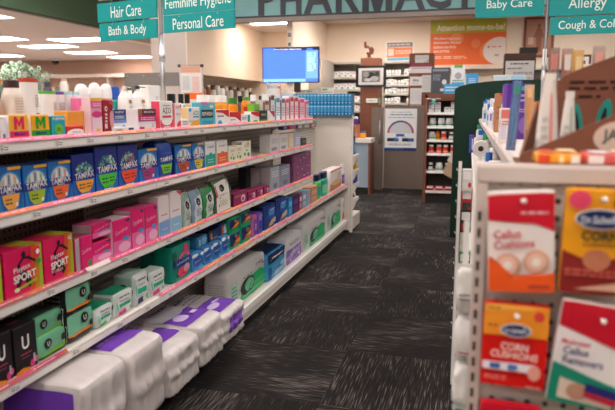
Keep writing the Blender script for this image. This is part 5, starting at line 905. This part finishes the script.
def vit(kind, x, z, row, k):
    c, cp, nm = kinds[kind]
    if kind not in proto:
        if kind == 0: m = C(c, [('r', .1, .5, .9, .9, '#a8a6a8'), ('l', .1, .1, .9, .4, 2, '#8a888a')])(.07, .065, .07)
        elif kind == 1: m = B('#e9e8e6', '#f1efee', 'jar', ops=[('r', .02, .12, .98, .3, '#2f8f6a'), ('l', .2, .35, .8, .55, 2, '#8a8a8e')], flat=1)(.09, .10, .09)
        elif kind == 2: m = B('#dd8a30', '#e05a24', 'jar', ops=[('r', .05, .1, .95, .45, '#c8c03a'), ('e', .5, .3, .3, .12, '#a83a28')])(.055, .105, .055)
        elif kind == 3: m = B('#d8402e', '#f2f0ee', 'jar', ops=[('r', .02, .1, .98, .3, '#f0a890')])(.07, .105, .07)
        else: m = B('#4a2a34', '#f0eeec', 'jar', ops=[('r', .02, .1, .98, .5, '#d8d0cc')])(.06, .10, .06)
        o = m.build('vitamin_carton' if kind == 0 else 'vitamin_bottle'); proto[kind] = o
    else: o = dup(proto[kind], (0, 0, 0))
    o.location = (-.30+x, 8.2+.09, z+.0008); o.rotation_euler.z = 0
    tag(o, nm+' on the '+row+' shelf of the brown bookcase', 'carton' if kind == 0 else 'bottle', 'bookcase '+nm+'s, '+row+' shelf')
for k, x in enumerate((-.28, -.20, -.08, .0, .08, .2)): vit(0, x, 1.175, 'first', k); 
for k, x in enumerate((-.28, -.20, .0, .08)):
    o = dup(proto[0], (-.30+x, 8.29, 1.2412)); tag(o, 'white carton stacked on another, brown bookcase first shelf', 'carton', 'upper bookcase cartons')
for k, x in enumerate((-.26, -.15, -.05, .05, .17)): vit(1, x, 1.0, 'second', k)
for k, (x, kd) in enumerate(((-.265, 1), (-.19, 2), (-.115, 3), (-.02, 4), (.06, 2), (.14, 4), (.22, 4), (.3, 2))): vit(kd, x, .825, 'third', k)
for k, x in enumerate((-.27, -.17, -.085, .01, .095, .18)): vit(3, x, .65, 'fourth', k)
for k, (x, kd) in enumerate(((-.27, 4), (-.16, 1), (-.06, 4), (.03, 4), (.14, 2))): vit(kd, x, .42, 'fifth', k)
for k, x in enumerate((-.27, -.15, -.03, .1, .22)):
    o = C('#c8283a', [('r', .1, .5, .9, .95, '#ece4e2'), ('r', .2, .1, .8, .4, '#5a2430')])(.10, .055, .08).build('vitamin_carton'); at(o, -.30+x, 8.29, .1608); tag(o, 'low red carton on the lowest shelf of the brown bookcase', 'carton', 'red cartons on the lowest bookcase shelf')
m = M(); m.prism([(-.09, 0), (.09, .0), (.09, .01), (.03, .01), (0, -.07), (-.03, .01), (-.09, .01)], -.003, 0, '#e8e6e0'); m.prism([(-.03, -.012), (.03, -.012), (0, -.075)], -.005, -.003, '#4ab4b0')
o = m.build('shelf_tag'); at(o, -.55, 8.198, 1.345); tag(o, 'white and teal pointed tag on the bookcase header', 'tag')
m = M(); m.soft(lambda a, b, c: (a*.11*(1-.4*c)+.06*c*c, b*.03, c*.17), mat('#b89a80', .7), 6); m.box(-.14, .02, -.034, -.03, .0, .16, '#cfc6bc'); o = m.build('paper_bag'); at(o, -.23, 8.13, .50); o.rotation_euler.y = .5; tag(o, 'tan paper bag hanging against the brown bookcase', 'bag')
# two brown columns
m = M(); m.box(-.15, .15, 0, .3, 0, 2.0, BROWN); o = m.build('brown_column_cabinet'); at(o, -1.66, 9.85, 0); tag(o, 'tall brown laminate column under the small statue', 'column')
m = M(); W, H = .48, .33; m.box(-W/2, W/2, -.02, 0, 0, H, '#1c1a1a'); m.paint(lambda x, y, o: ((x-.5)*W, -.02-o, y*H), W, H, [('r', .09, .11, .91, .89, '#cfcccb'), ('r', .2, .24, .8, .78, '#6a6866'), ('e', .5, .5, .15, .2, '#2e2c2c'), ('e', .62, .4, .14, .12, '#a8a6a4'), ('e', .34, .6, .1, .14, '#8e8c8a'), ('e', .4, .34, .12, .08, '#b8b6b4'), ('e', .7, .62, .07, .12, '#3a3838')], e=.001)
o = m.build('framed_picture'); at(o, -1.64, 9.849, 1.55); tag(o, 'black framed grey picture on the brown column under the statue', 'picture')
m = M(); BR = mottled('bronze', '#472214', '#552a18', 12, .5)
m.box(-.075, .075, -.05, .05, 0, .025, '#a86a44'); m.box(-.035, .03, -.035, .035, .025, .12, BR, bev=.01)
m.box(-.05, .075, -.04, .04, .1, .15, BR, bev=.004); m.box(.0, .09, -.035, .035, .15, .24, BR, bev=.012); m.box(-.02, .075, -.035, .035, .22, .275, BR, bev=.012); m.box(-.10, -.01, -.03, .03, .25, .31, BR, bev=.012); m.box(-.105, -.055, -.03, .03, .29, .40, BR, bev=.012); m.box(.03, .07, -.03, .03, .1, .2, BR, bev=.01)
m.v = [(x*.8, y*.8, z*.66) for x, y, z in m.v]; o = m.build('statuette'); at(o, -1.70, 10.0, 2.0005); tag(o, 'small angular brown statuette on top of the brown column', 'statue')
m = M(); m.box(-.11, .11, -.004, 0, 0, .065, WHITE); m.paint(lambda x, y, o: ((x-.5)*.22, -.004-o, y*.065), .22, .065, [('r', .8, .02, .98, .98, '#2f9a58'), ('t', 'PHARMACIST', .4, .5, .64, .34, '#3a3a3e')], e=.001)
o = m.build('name_plate'); at(o, -1.60, 9.848, 1.31); tag(o, 'white name plate with a green end on the brown column', 'plate')
t = empty('brown_cabinet', (-.84, 9.52, 0), 'brown laminate column covered in taped papers', 'column')
m = M(); m.box(-.175, .175, 0, .3, 0, 2.03, BROWN); m.build('body', t)
for k, (x, z, w, h, c, ops, l) in enumerate(((-.93, 1.89, .2, .11, '#dcd8d6', [('p', [(.6, 0), (1, 0), (1, .5)], '#b8b4b2'), ('l', .1, .4, .9, .8, 3, '#b0aeae')], 'paper with a curled corner at the top of the papered column'), (-1.01, 1.74, .33, .12, '#e8e0e2', [('r', 0, .76, 1, 1, '#a83a6c'), ('l', .05, .5, .95, .66, 1, '#8a8a90')], 'plum topped notice on the papered column'), (-1.0, 1.56, .18, .13, '#e6e4e2', [('t', 'Aka', .5, .6, .5, .3, '#2a2a2c'), ('l', .2, .2, .8, .3, 1, '#77777a')], 'white card with bold black lettering'), (-.82, 1.46, .16, .25, '#d8d6d6', [('l', .1, .1, .9, .9, 6, '#c2c0c2')], 'plain white sheet beside the lettered card'), (-.99, 1.28, .17, .24, '#e2dfde', [('l', .1, .2, .9, .9, 7, '#c4c2c4')], 'tall white sheet below the lettered card'), (-.99, 1.18, .2, .085, '#dcd6d0', [('e', .3, .5, .1, .3, '#a8b88a'), ('e', .7, .5, .1, .3, '#c8a89a')], 'small card strip at the foot of the papers'))):
    m = M(); m.box(0, w, -.002, 0, 0, h, c); m.paint(lambda x, y, o: (x*w, -.002-o, y*h), w, h, ops, e=.001)
    o = m.build('taped_paper'); at(o, x, 9.518-.0025*k, z); tag(o, l, 'paper')
m = M(); m.box(0, .13, -.01, 0, 0, .16, '#4a2a6a'); m.paint(lambda x, y, o: (x*.13, -.01-o, y*.16), .13, .16, [('r', .1, .5, .9, .9, '#8a3a9a'), ('e', .5, .4, .25, .2, '#c860b0'), ('l', .1, .1, .9, .25, 1, '#d8c8e8')], e=.001); o = m.build('leaflet_box'); at(o, -.75, 9.28, 1.06); tag(o, 'purple leaflet box beside the gauge poster', 'box')
# stand-up cards on top of the bookcase
for k, (x, z, w, h, c, ops, l) in enumerate(((-.60, 1.412, .24, .33, '#4a4e54', [('r', .08, .86, .9, .94, '#8a9098'), ('e', .7, .45, .12, .1, '#d8d8da'), ('r', .5, .1, .9, .2, '#c8ccd0'), ('l', .1, .5, .5, .75, 4, '#9aa0a8')], 'dark grey standing card on the bookcase'), (-.345, 1.412, .17, .36, '#e4e8ec', [('r', .05, .02, .95, .4, '#5aa8d8'), ('e', .5, .62, .25, .12, '#b0a8b0'), ('r', .2, .9, .8, 1, '#5ab05a'), ('l', .1, .42, .9, .5, 1, '#4a8a4a')], 'white and blue standing card with a green top edge'), (-.16, 1.49, .15, .17, '#3f9ad4', [('l', .2, .3, .8, .7, 3, '#d4e8f6'), ('r', .3, -.02, .7, .1, '#2a6aa8')], 'bright blue standing card beside the green panel'), (-.155, 1.412, .14, .10, '#8a5a4c', [('e', .5, .5, .3, .4, '#5a3a30')], 'small brown card below the bright blue card'), (-.43, 1.412, .2, .12, '#4aa0d0', [('l', .1, .2, .9, .8, 2, '#d4e8f4')], 'low blue card in front of the standing cards'))):
    m = M(); m.box(0, w, -.004, .004, 0, h, c); m.box(.02, w-.02, .004, .06, 0, .006, c); m.paint(lambda x, y, o: (x*w, -.004-o, y*h), w, h, ops, e=.001)
    o = m.build('standing_card'); at(o, x, 8.30-.02*k, z+.0005); tag(o, l, 'card')
# steel shelving with pill bottles behind
pill = B('#efeeec', '#f6f5f3', 'jar', ops=[('r', .05, .12, .95, .5, '#d9dcd8'), ('l', .1, .2, .9, .45, 1, '#8a9a98')], flat=1)(.05, .085, .05)
pilb = C('#e6e4e2', [('r', .1, .1, .45, .4, '#6aa89a'), ('r', .6, .5, .85, .75, '#cc8288'), ('l', .1, .65, .5, .85, 1, '#66666a')])(.10, .10, .08)
PB0 = [None, None]
SHELFG = mottled('steel_shelf', '#b4aca0', '#bfb7ab', 3, .5)
def pill_shelf(x, y, w, zs, label, rz=0, what=0, cn=''):
    t = empty('pill_shelving', (x, y, 0), label, 'shelving', rz=rz)
    m = M(); m.box(0, .02, 0, .3, 0, 2.02, SHELFG); m.box(w-.02, w, 0, .3, 0, 2.02, SHELFG); m.build('frame', t)
    m = M(); m.box(.02, w-.02, .285, .3, 0, 2.02, mottled('steel_shelf_back', '#9a9186', '#a49b90', 3, .6)); m.build('back_panel', t)
    for z in zs + [2.02]:
        m = M(); m.box(.02, w-.02, 0, .285, z-.03, z, SHELFG); m.build('shelf', t)
    r = random.Random(int(abs(x*100)))
    ca, sa = math.cos(rz), math.sin(rz)
    for i, z in enumerate(zs):
        X = .06
        while X < w-.06:
            k = what if r.random() < .85 else 1-what
            st = .056 if k == 0 else .106
            if k == 1 and X+.09 > w-.03: break
            if r.random() < .90:
                lx, ly = X+(.0 if k == 0 else .025), .05
                pos = (x+lx*ca-ly*sa, y+lx*sa+ly*ca, z+.0006)
                if PB0[k] is None: o = PB0[k] = (pill, pilb)[k].build('pill_bottle' if k == 0 else 'medicine_carton'); at(o, *pos, rz)
                else: o = dup(PB0[k], pos, rz=rz)
                tag(o, ('white pill bottle' if k == 0 else 'white medicine carton with teal and red marks')+' on the steel shelving '+cn, 'bottle' if k == 0 else 'carton', ('pill bottles ' if k == 0 else 'medicine cartons ')+cn)
            X += st
Z5 = [1.31, 1.47, 1.62, 1.79]
pill_shelf(-1.62, 10.95, .58, [1.15]+Z5, 'grey steel pill shelving between the two brown columns', cn='between the brown columns')
pill_shelf(-2.72, 10.95, 1.05, [1.17, 1.33, 1.55, 1.76], 'grey steel shelving behind the framed picture', what=1, cn='behind the framed picture')
pill_shelf(-2.78, 10.9, .9, [1.2, 1.45, 1.7], 'grey steel shelving along the pier wall', rz=-PI/2, what=1, cn='along the pier wall')
# posters and art on the back wall
m = M(); W, H = .50, .38; m.box(0, W, -.01, 0, 0, H, '#f2ece6'); m.paint(lambda x, y, o: (x*W, -.01-o, y*H), W, H, [('r', .06, .74, .96, .94, '#8a7c76'), ('r', .06, .26, .96, .72, '#f08a5a'), ('r', .06, .12, .96, .24, '#6ab8d8'), ('r', .1, .34, .3, .66, '#f4d8c8'), ('l', .36, .4, .9, .6, 2, '#f8e4d8'), ('l', .1, .78, .9, .9, 1, '#d8d0ca')], e=.001)
o = m.build('wall_poster'); at(o, -1.63, 11.298, 2.01); tag(o, 'small orange and blue poster on the cream wall', 'poster')
m = M(); W, H = 1.26, .76; m.box(0, W, -.015, 0, 0, H, '#f0713a')
m.paint(lambda x, y, o: (x*W, -.015-o, y*H), W, H, [('r', 0, .70, 1, 1, '#bcbc3e'), ('e', .36, .58, .09, .13, '#f4905c'), ('e', .61, .46, .06, .1, '#f48a58'), ('e', .78, .3, .12, .19, '#f28a58'), ('p', [(1, .02), (1, .56)] + [(.92+.21*math.cos(a), .29+.30*math.sin(a)) for a in [math.radians(d) for d in range(70, 290, 10)]], '#f1e4da'), ('t', 'Attention moms-to-be!', .53, .82, .9, .14, '#f4f0dc', 0, .03), ('t', 'We have important', .23, .58, .36, .075, '#fbe9de'), ('t', 'information for you', .23, .49, .36, .075, '#fbe9de'), ('t', 'before the little', .2, .40, .30, .065, '#fbe9de'), ('t', 'one arrives.', .16, .31, .22, .065, '#fbe9de'), ('l', .06, .13, .5, .2, 2, '#fbd8c4'), ('l', .82, .36, .94, .4, 1, '#d85a5a'), ('e', .78, .38, .014, .022, '#d83a4a'), ('l', .86, .17, .92, .22, 2, '#8a7a74')], e=.0012)
o = m.build('wall_banner'); at(o, -.85, 11.298, 1.965); tag(o, 'orange and lime banner for expectant mothers on the wall', 'banner')
m = M(); m.box(0, 2.6, -.18, 0, 0, .05, mottled('ledge_cream', '#eadccd', '#f0e3d5', 3, .5)); o = m.build('wall_ledge'); at(o, -.72, 11.298, 1.88); tag(o, 'cream ledge running below the orange banner', 'shelf')
t = empty('framed_art', (.93, 11.298, 2.06), 'tall brown framed figure drawing on the pharmacy wall', 'picture')
m = M(); m.box(-.24, -.20, -.03, 0, 0, .66, BROWN); m.box(.20, .24, -.03, 0, 0, .66, BROWN); m.box(-.20, .20, -.03, 0, 0, .04, BROWN); m.box(-.20, .20, -.03, 0, .62, .66, BROWN); m.build('frame', t)
m = M(); m.box(-.20, .20, -.012, 0, .04, .62, '#b98672'); m.paint(lambda x, y, o: (-.2+.4*x, -.012-o, .04+.58*y), .4, .58, [('e', .5, .82, .07, .06, '#8a5a4a'), ('p', [(.42, .76), (.58, .76), (.72, .5), (.62, .5), (.6, .1), (.42, .1), (.4, .5), (.28, .5)], '#94604e'), ('r', .08, .3, .3, .5, '#d8b8aa')], e=.001); m.build('drawing', t)
t = empty('certificate_cabinet', (.535, 9.4, 0), 'dark brown cabinet with a framed certificate leaning on it', 'cabinet')
m = M(); m.box(-.2, .22, .02, .4, 0, 1.99, mottled('dark_brown_laminate', '#4d362e', '#5a4036', 5, .5)); m.build('body', t)
m = M(); m.box(.0, .24, .05, .2, 1.99, 2.07, '#2a2422'); m.build('top_box', t)
m = M(); W, H = .42, .30; m.box(-.21, .21, -.015, 0, 0, H, '#24211f'); m.paint(lambda x, y, o: ((x-.5)*W, -.015-o, y*H), W, H, [('r', .04, .05, .96, .95, '#d8d4d2'), ('l', .2, .75, .8, .88, 1, '#3a3838'), ('l', .1, .55, .6, .66, 1, '#5a5858'), ('l', .3, .3, .9, .45, 2, '#6a6868'), ('l', .1, .1, .9, .2, 1, '#8a8888')], e=.001)
o = m.build('framed_certificate'); at(o, .545, 9.415, 1.60); tag(o, 'black framed certificate on the dark brown cabinet', 'certificate')
m = M(); W, H = .36, .42; m.box(0, W, -.03, 0, 0, H, '#5a3a2e'); m.paint(lambda x, y, o: (x*W, -.03-o, y*H), W, H, [('r', .1, .08, .9, .92, '#e4dedc'), ('r', .24, .2, .76, .78, '#4a4a6a'), ('e', .5, .4, .16, .2, '#d8d0cc'), ('e', .5, .6, .1, .1, '#8a6a5c')], e=.001)
o = m.build('framed_photo'); at(o, 1.40, 11.296, 1.67); tag(o, 'brown framed portrait print on the wall beyond the toothbrushes', 'picture')
# shelf of goods behind the green arched panel
t = empty('wall_shelving', (.95, 10.9, 0), 'cream shelving with coloured cartons behind the green panel', 'shelving')
m = M(); m.box(-.5, .75, .3, .35, 0, 1.9, GREY); m.build('back_panel', t)
for z in (1.40, 1.62, 1.87):
    m = M(); m.box(-.5, .75, 0, .3, z-.03, z, METAL); m.build('shelf', t)
for k in range(12):
    x = .52+.10*k; z = 1.62 if k % 2 else 1.40
    h = (.12, .16, .1, .14)[k % 4]
    c = ('#e85a6a', '#3a3a40', '#e8a04a', '#5ab04a', '#8a3a5a', '#c8c4c0', '#d84a4a', '#4a9ab0', '#e8d8c8', '#6a4a8a', '#f0903c', '#3a8a5a')[k]
    put(C(c, [('r', .15, .2, .85, .6, '#ece6e2')])(.085, h, .12).build('carton'), x, 10.98, z+.0006, ('rose', 'charcoal', 'amber', 'green', 'wine', 'pale grey', 'red', 'blue green', 'cream', 'violet', 'orange', 'forest green')[k]+' carton on the cream shelving behind the green panel', 'carton')
for k, (x, c, l) in enumerate(((.28, '#c8dce8', 'pale blue picture card, first of two behind the green panel'), (.47, '#a8cfe6', 'sky picture card, second of two behind the green panel'))):
    m = M(); m.box(-.09, .09, -.004, .004, 0, .22, '#e8ecee'); m.paint(lambda x_, y_, o: ((x_-.5)*.18, -.004-o, y_*.22), .18, .22, [('r', .05, .3, .95, .95, c), ('r', .05, .3, .95, .5, '#7a8a90'), ('e', .5, .55, .1, .08, '#4a5a68')], e=.001); m.box(-.09, .09, .004, .06, 0, .006, '#e8ecee')
    o = m.build('picture_card'); at(o, x-.02, 8.05, 1.4105); tag(o, l, 'card')
t = empty('display_cabinet', (.42, 8.05, 0), 'low brown cabinet behind the green arched panel', 'cabinet'); m = M(); m.box(-.26, .5, -.02, .3, 0, 1.38, BROWN); m.build('body', t); m = M(); m.box(-.27, .51, -.03, .31, 1.38, 1.41, BROWN); m.build('top_panel', t)
for k, (x, c, l) in enumerate(((-.08, '#8a3a3a', 'dark red trinket carton beside the picture cards'), (.01, '#4a6a3a', 'green trinket carton beside the picture cards'), (.10, '#2a2438', 'dark violet trinket carton beside the picture cards'))):
    pass
# counter goods
for k, (x, y, w, h, c, ops, l) in enumerate(((-1.86, 8.85, .22, .30, '#46b8c8', [('r', .1, .1, .45, .95, '#eef0f0'), ('e', .3, .8, .15, .1, '#d85a7a'), ('r', .6, .2, .7, .8, '#2a7a94'), ('l', .1, .2, .45, .5, 3, '#e8b0b8')], 'aqua product card with white panel on the counter'), (-2.16, 8.88, .18, .24, '#e4e0dc', [('r', .1, .5, .9, .9, '#c8d8d8'), ('l', .1, .1, .9, .4, 3, '#a0a0a0')], 'white product card on the counter'))):
    m = M(); m.box(-w/2, w/2, -.03, .03, 0, h, c); m.paint(lambda x_, y_, o: ((x_-.5)*w, -.03-o, y_*h), w, h, ops, e=.001); o = m.build('counter_display'); at(o, x, y, .995 if k == 0 else .8006); tag(o, l, 'display')
t = empty('counter_rack', (-1.80, 8.87, .8006), 'orange edged open rack standing on the white counter', 'rack')
for a in ((-.20, .14, -.06, .16, .17, .194), (-.20, -.17, -.06, .16, 0, .17), (.11, .14, -.06, .16, 0, .17)):
    m = M(); m.box(*a, '#c8805c'); m.build('board', t)
m = M(); m.box(-.17, .11, .14, .16, 0, .17, '#8a7468'); m.build('back_panel', t)
put(B('#6a3a9a', '#e8e6ea', 'jar')(.09, .11, .08).build('bottle'), -1.69, 8.85, .995, 'purple bottle with a pale cap at the counter rack edge', 'bottle')
put(B('#e8a030', '#3a6ab0', 'jar', flat=1)(.09, .10, .09).build('round_tin'), -1.58, 8.87, .8006, 'yellow and blue round tub beside the counter rack', 'tub')
put(C('#d8d4d0', [('l', .1, .1, .9, .8, 3, '#a8a4a0')])(.22, .035, .15).build('paper_pad'), -1.82, 8.87, .801, 'flat pale paper pad on the counter inside the rack', 'pad')
# notices behind the blue cases
for k, (x, z, w, h, c, l) in enumerate(((-2.55, 1.30, .22, .2, '#dcdcd8', 'pale pinned notice below the TV'), (-2.30, 1.28, .2, .25, '#e4e2de', 'white pinned notice beside the blue cases'))):
    m = M(); m.box(0, w, -.004, 0, 0, h, c); m.paint(lambda x_, y_, o: (x_*w, -.004-o, y_*h), w, h, [('l', .1, .2, .9, .8, 4, '#9aa8a0'), ('r', .1, .85, .5, .95, '#7ab08a')], e=.001); o = m.build('notice_board'); at(o, x, 9.25, z); tag(o, l, 'notice')
t = empty('partition_screen', (-2.4, 9.3, 0), 'pale partition holding notices behind the blue cases', 'partition'); m = M(); m.box(-.36, .5, -.04, -.01, .8, 1.5, GREY); m.build('panel', t); m = M(); m.box(-.36, .5, -.045, -.005, .0, .8, TAUPE); m.build('lower_panel', t)

# ------------------------------------------------------------------ recess below the cream bulkhead
t = empty('recess_shelving', (-4.5, 10.6, 0), 'dim shelving recess below the cream bulkhead', 'shelving')
for z in (1.05, 1.35):
    m = M(); m.box(-.29, .10, -1.1, 1.5, z-.03, z, METALD); m.build('shelf', t)
for k in range(12):
    y = 9.65+.2*k; c = ('#b87a6a', '#8a5a44', '#d8d4d0', '#c8c8cc', '#e4e2de', '#9aa0a4', '#c4b8ac', '#5a5450', '#d0c8c0', '#6a6a70', '#dcd8d4', '#3a3a44')[k]
    put(B(c, ('#6a4a3c', '#e0dcd8')[k % 2], ('jar', 'shampoo', 'slim')[k % 3])(.13, .26, .10).build('bottle'), -4.42, y, 1.3506, ('rosy', 'brown', 'white', 'silver', 'ivory', 'grey', 'beige', 'dark taupe', 'sand', 'slate', 'chalk', 'ink')[k]+' container in the recess below the bulkhead', 'bottle', PI/2)
m = M(); m.box(-.02, .02, -.22, .22, 0, .3, '#24262c'); m.paint(lambda x, y, o: (.02+o, (x-.5)*.44, y*.3), .44, .3, [('r', .06, .08, .94, .92, emissive('monitor_pale', '#a8c8e8', .8)), ('l', .1, .2, .9, .8, 4, '#4a6a90')], e=.001); m.box(-.05, .05, -.1, .1, -.06, 0, '#24262c')
o = m.build('monitor'); at(o, -3.8, 11.6, 1.2, -.7); tag(o, 'small lit monitor in the dim alcove', 'monitor')
t = empty('alcove_desk', (-3.75, 11.7, 0), 'dim desk under the lit monitor in the alcove', 'desk'); m = M(); m.box(-.4, .5, -.4, .4, 1.10, 1.14, METALD); m.build('desk_top', t)
for x in (-.38, .46):
    m = M(); m.box(x, x+.03, -.38, .38, 0, 1.10, METALD); m.build('leg', t)

# ------------------------------------------------------------------ beyond the gondola, far side of the shop
t = empty('whiteboard', (-3.84, 8.0, 1.15), 'small silver framed whiteboard with taped papers', 'whiteboard', rz=math.radians(14))
W, H = .31, .66
m = M(); m.box(-W/2, W/2, -.006, .006, 0, H, '#e3dbd6'); m.build('board', t)
m = M(); m.box(-W/2-.008, -W/2+.004, -.012, .012, 0, H, STEEL); m.box(W/2-.004, W/2+.008, -.012, .012, 0, H, STEEL); m.box(-W/2, W/2, -.012, .012, H-.006, H+.006, STEEL); m.box(-W/2, W/2, -.012, .012, -.006, .006, STEEL)
for sx in (-1, 1): m.box(sx*W/2-.022, sx*W/2+.022, -.015, .015, H-.028, H+.014, '#3a3a3c', bev=.006)
m.build('frame', t)
m = M(); m.box(-.14, .14, -.008, -.0065, H-.1, H-.012, '#d8a48c'); m.paint(lambda x, y, o: (-.13+.13*x, -.008-o, .3+.24*y), .13, .24, [('r', 0, 0, 1, 1, '#e6e6e6'), ('l', .1, .1, .9, .9, 9, '#9aa0a4')], e=.001); m.paint(lambda x, y, o: (.01+.12*x, -.008-o, .24+.3*y), .12, .3, [('r', 0, 0, 1, 1, '#e8dcd8'), ('l', .1, .1, .9, .9, 9, '#d88a80')], e=.001); m.build('papers', t)
for s_ in (-1, 1):
    m = M(); m.tube([(s_*.1, .03, .0), (s_*.14, .1, -1.149)], .008, STEEL); m.build('easel_leg', t)
m = M(); m.box(-.11, .11, -.006, .0, 0, .07, '#ee6a24'); m.build('x') if 0 else None
o = m.build('orange_sign'); at(o, -3.05, 6.4, 1.33); tag(o, 'small orange shelf sign behind the black capped tubes', 'sign')
t = empty('middle_gondola', (-3.3, 5.5, 0), 'shelving run behind the long gondola holding the grey panel', 'shelving')
m = M(); m.box(-.45, .45, -4, 1.2, 0, 1.15, METALD); m.build('body', t)
m = M(); m.box(-.02, .02, .84, .86, 1.15, 1.33, STEEL); m.build('sign_stem', t)
t = empty('grey_rack_header', (-3.44, 6.0, 1.151), 'grey steel header plate on a tapered stem', 'header')
m = M(); m.prism([(-.21, .31), (.42, .31), (.42, .45), (-.21, .45)], -.01, .01, mat('#77726f', .5)); m.build('plate', t)
m = M(); m.prism([(-.14, .312), (.06, .312), (-.02, .2), (-.02, 0), (-.07, 0), (-.07, .2)], -.012, -.004, mat('#6d6865', .5)); m.build('stem', t)
m = M()
for x in (-.17, .02, .20): m.tube([(x, -.014, .42), (x, -.008, .42)], .006, '#b8b4b0', 8)
m.build('bolts', t)
# leafy plant on a stand
t = empty('potted_ivy', (-7.75, 9.3, 0), 'variegated leafy plant in a pot above the back shelves', 'plant')
m = M(); m.lathe([(.3, 0, '#8a6a54'), (.3, 1.5, '#8a6a54'), (.3, 1.52, '#8a6a54')], 20); m.build('stand', t)
m = M(); m.lathe([(.13, 1.52, '#b8a090'), (.19, 1.70, '#b8a090'), (.2, 1.74, '#b8a090'), (.17, 1.73, '#4a3a30')], 20); m.build('pot', t)
m = M(); rl = random.Random(4); LG = [mat('#4f8f5e', .5), mat('#74ac80', .5), mat('#cfe0cf', .5), mat('#e0e8dc', .5)]
for k in range(520):
    a = rl.uniform(0, 2*PI); q = rl.random()**.6; top = rl.random()
    c = Vector((math.cos(a)*.42*q+(.12 if rl.random() < .4 else 0)*q*2, math.sin(a)*.35*q, 1.62+.40*top*(1-.6*q*q)))
    n_ = Vector((rl.gauss(0, 1), rl.gauss(-.6, 1), rl.gauss(.5, 1))).normalized(); u = n_.orthogonal().normalized(); w_ = n_.cross(u); s_ = rl.uniform(.03, .05)
    pts = [c+u*s_*x+w_*s_*y for x, y in ((-.2, -1), (.5, -.6), (.75, .1), (0, 1.1), (-.75, .1), (-.6, -.6))]
    m.face([tuple(p) for p in pts], LG[2+k % 2]); m.face([tuple(c+(p-c)*.62+n_*.002) for p in pts], LG[k % 2])
m.build('foliage', t)
m = M()
for k in range(12):
    a = 2*PI*k/12; m.tube([(0, 0, 1.72), (math.cos(a)*.15, math.sin(a)*.12, 1.85), (math.cos(a)*.4, math.sin(a)*.3, 1.75)], .006, '#5a7a4a', 6)
m.build('stem', t)
# dome camera
m = M(); m.lathe([(.14, 0, '#d8d0ca'), (.14, -.04, '#d8d0ca'), (.12, -.05, '#d8d0ca'), (.11, -.06, '#1a1a1c'), (.095, -.12, '#1a1a1c'), (.05, -.16, '#1a1a1c'), (0.0, -.17, '#1a1a1c')], 20)
o = m.build('dome_camera'); at(o, -12.9, 17.2, 2.72); tag(o, 'dark dome security camera under the low ceiling', 'camera')
# wall shelving at the far back
t = empty('back_wall_shelving', (-12.5, 17.9, 0), 'pale shelving with a long valance along the back wall', 'shelving')
m = M(); m.box(-6, 3.6, -.45, .05, 2.16, 2.26, mottled('valance', '#d9cbbf', '#e0d3c8', 4, .5)); m.build('valance', t)
m = M(); m.box(-6, 3.6, 0, .05, 0, 2.16, WALLP); m.build('back_panel', t)
for z in (.5, 1.0, 1.5):
    m = M(); m.box(-6, 3.6, -.4, 0, z-.04, z, METAL); m.build('shelf', t)
for x in (-6, -3.6, -1.2, 1.2, 3.55):
    m = M(); m.box(x, x+.05, -.4, 0, 0, 2.16, GREY); m.build('upright', t)
rc = random.Random(2); cs = [('#c8a89a', 'dusty pink'), ('#e4e0da', 'white'), ('#b84a3a', 'brick red'), ('#4a4a50', 'charcoal'), ('#d8a04a', 'amber'), ('#7a9a8a', 'sage'), ('#6a5a7a', 'mauve'), ('#e8c8b8', 'peach')]
for k in range(36):
    x = -17.6+k*.235; c, nm = cs[rc.randrange(8)]; h = rc.uniform(.2, .42)
    if any(abs(x+12.5-u-.025) < .13 for u in (-6, -3.6, -1.2, 1.2, 3.55)): continue
    put(C(c, [('r', .1, .2, .9, .6, '#ece4dc')])(.18, h, .2).build('carton'), x, 17.7, 1.5006, nm+' carton on the back wall shelving', 'carton')['group'] = nm+' cartons on the back wall'
# mid-distance goods just above the top shelf line
t = empty('cosmetics_gondola', (-6.0, 8.2, 0), 'low shelving far behind the long gondola', 'shelving'); m = M(); m.box(-3.4, .9, -.4, .3, 0, 1.35, METALD); m.build('body', t)
for k in range(14):
    x = -9.1+k*.29; c, nm = cs[(k*3) % 8]; 
    put(B(c, cs[(k*5+1) % 8][0], ('jar', 'slim', 'shampoo')[k % 3])(.14, .16+.05*(k % 4), .1).build('bottle'), x, 8.05, 1.3506, nm+' bottle on the low shelving far behind', 'bottle')['group'] = nm+' bottles on the low shelving'

# ------------------------------------------------------------------ camera and view
cam = bpy.data.cameras.new('camera'); co = bpy.data.objects.new('camera', cam); COL.objects.link(co)
cam.sensor_width = 36; cam.sensor_fit = 'HORIZONTAL'; cam.lens = 620/615*36; cam.clip_start = .02
co.location = (0, 0, 1.25); co.rotation_euler = (PI/2-math.radians(9.027), 0, math.radians(15.195))
cam.dof.use_dof = True; cam.dof.focus_distance = 3.1; cam.dof.aperture_fstop = 4.0
SC.camera = co
w = bpy.data.worlds.new('world'); SC.world = w; w.use_nodes = True
w.node_tree.nodes['Background'].inputs[0].default_value = lin('#8a8580'); w.node_tree.nodes['Background'].inputs[1].default_value = .2
SC.view_settings.view_transform = 'Standard'; SC.view_settings.look = 'None'; SC.view_settings.gamma = 1; SC.view_settings.use_curve_mapping = False
SC.view_settings.exposure = EXPO
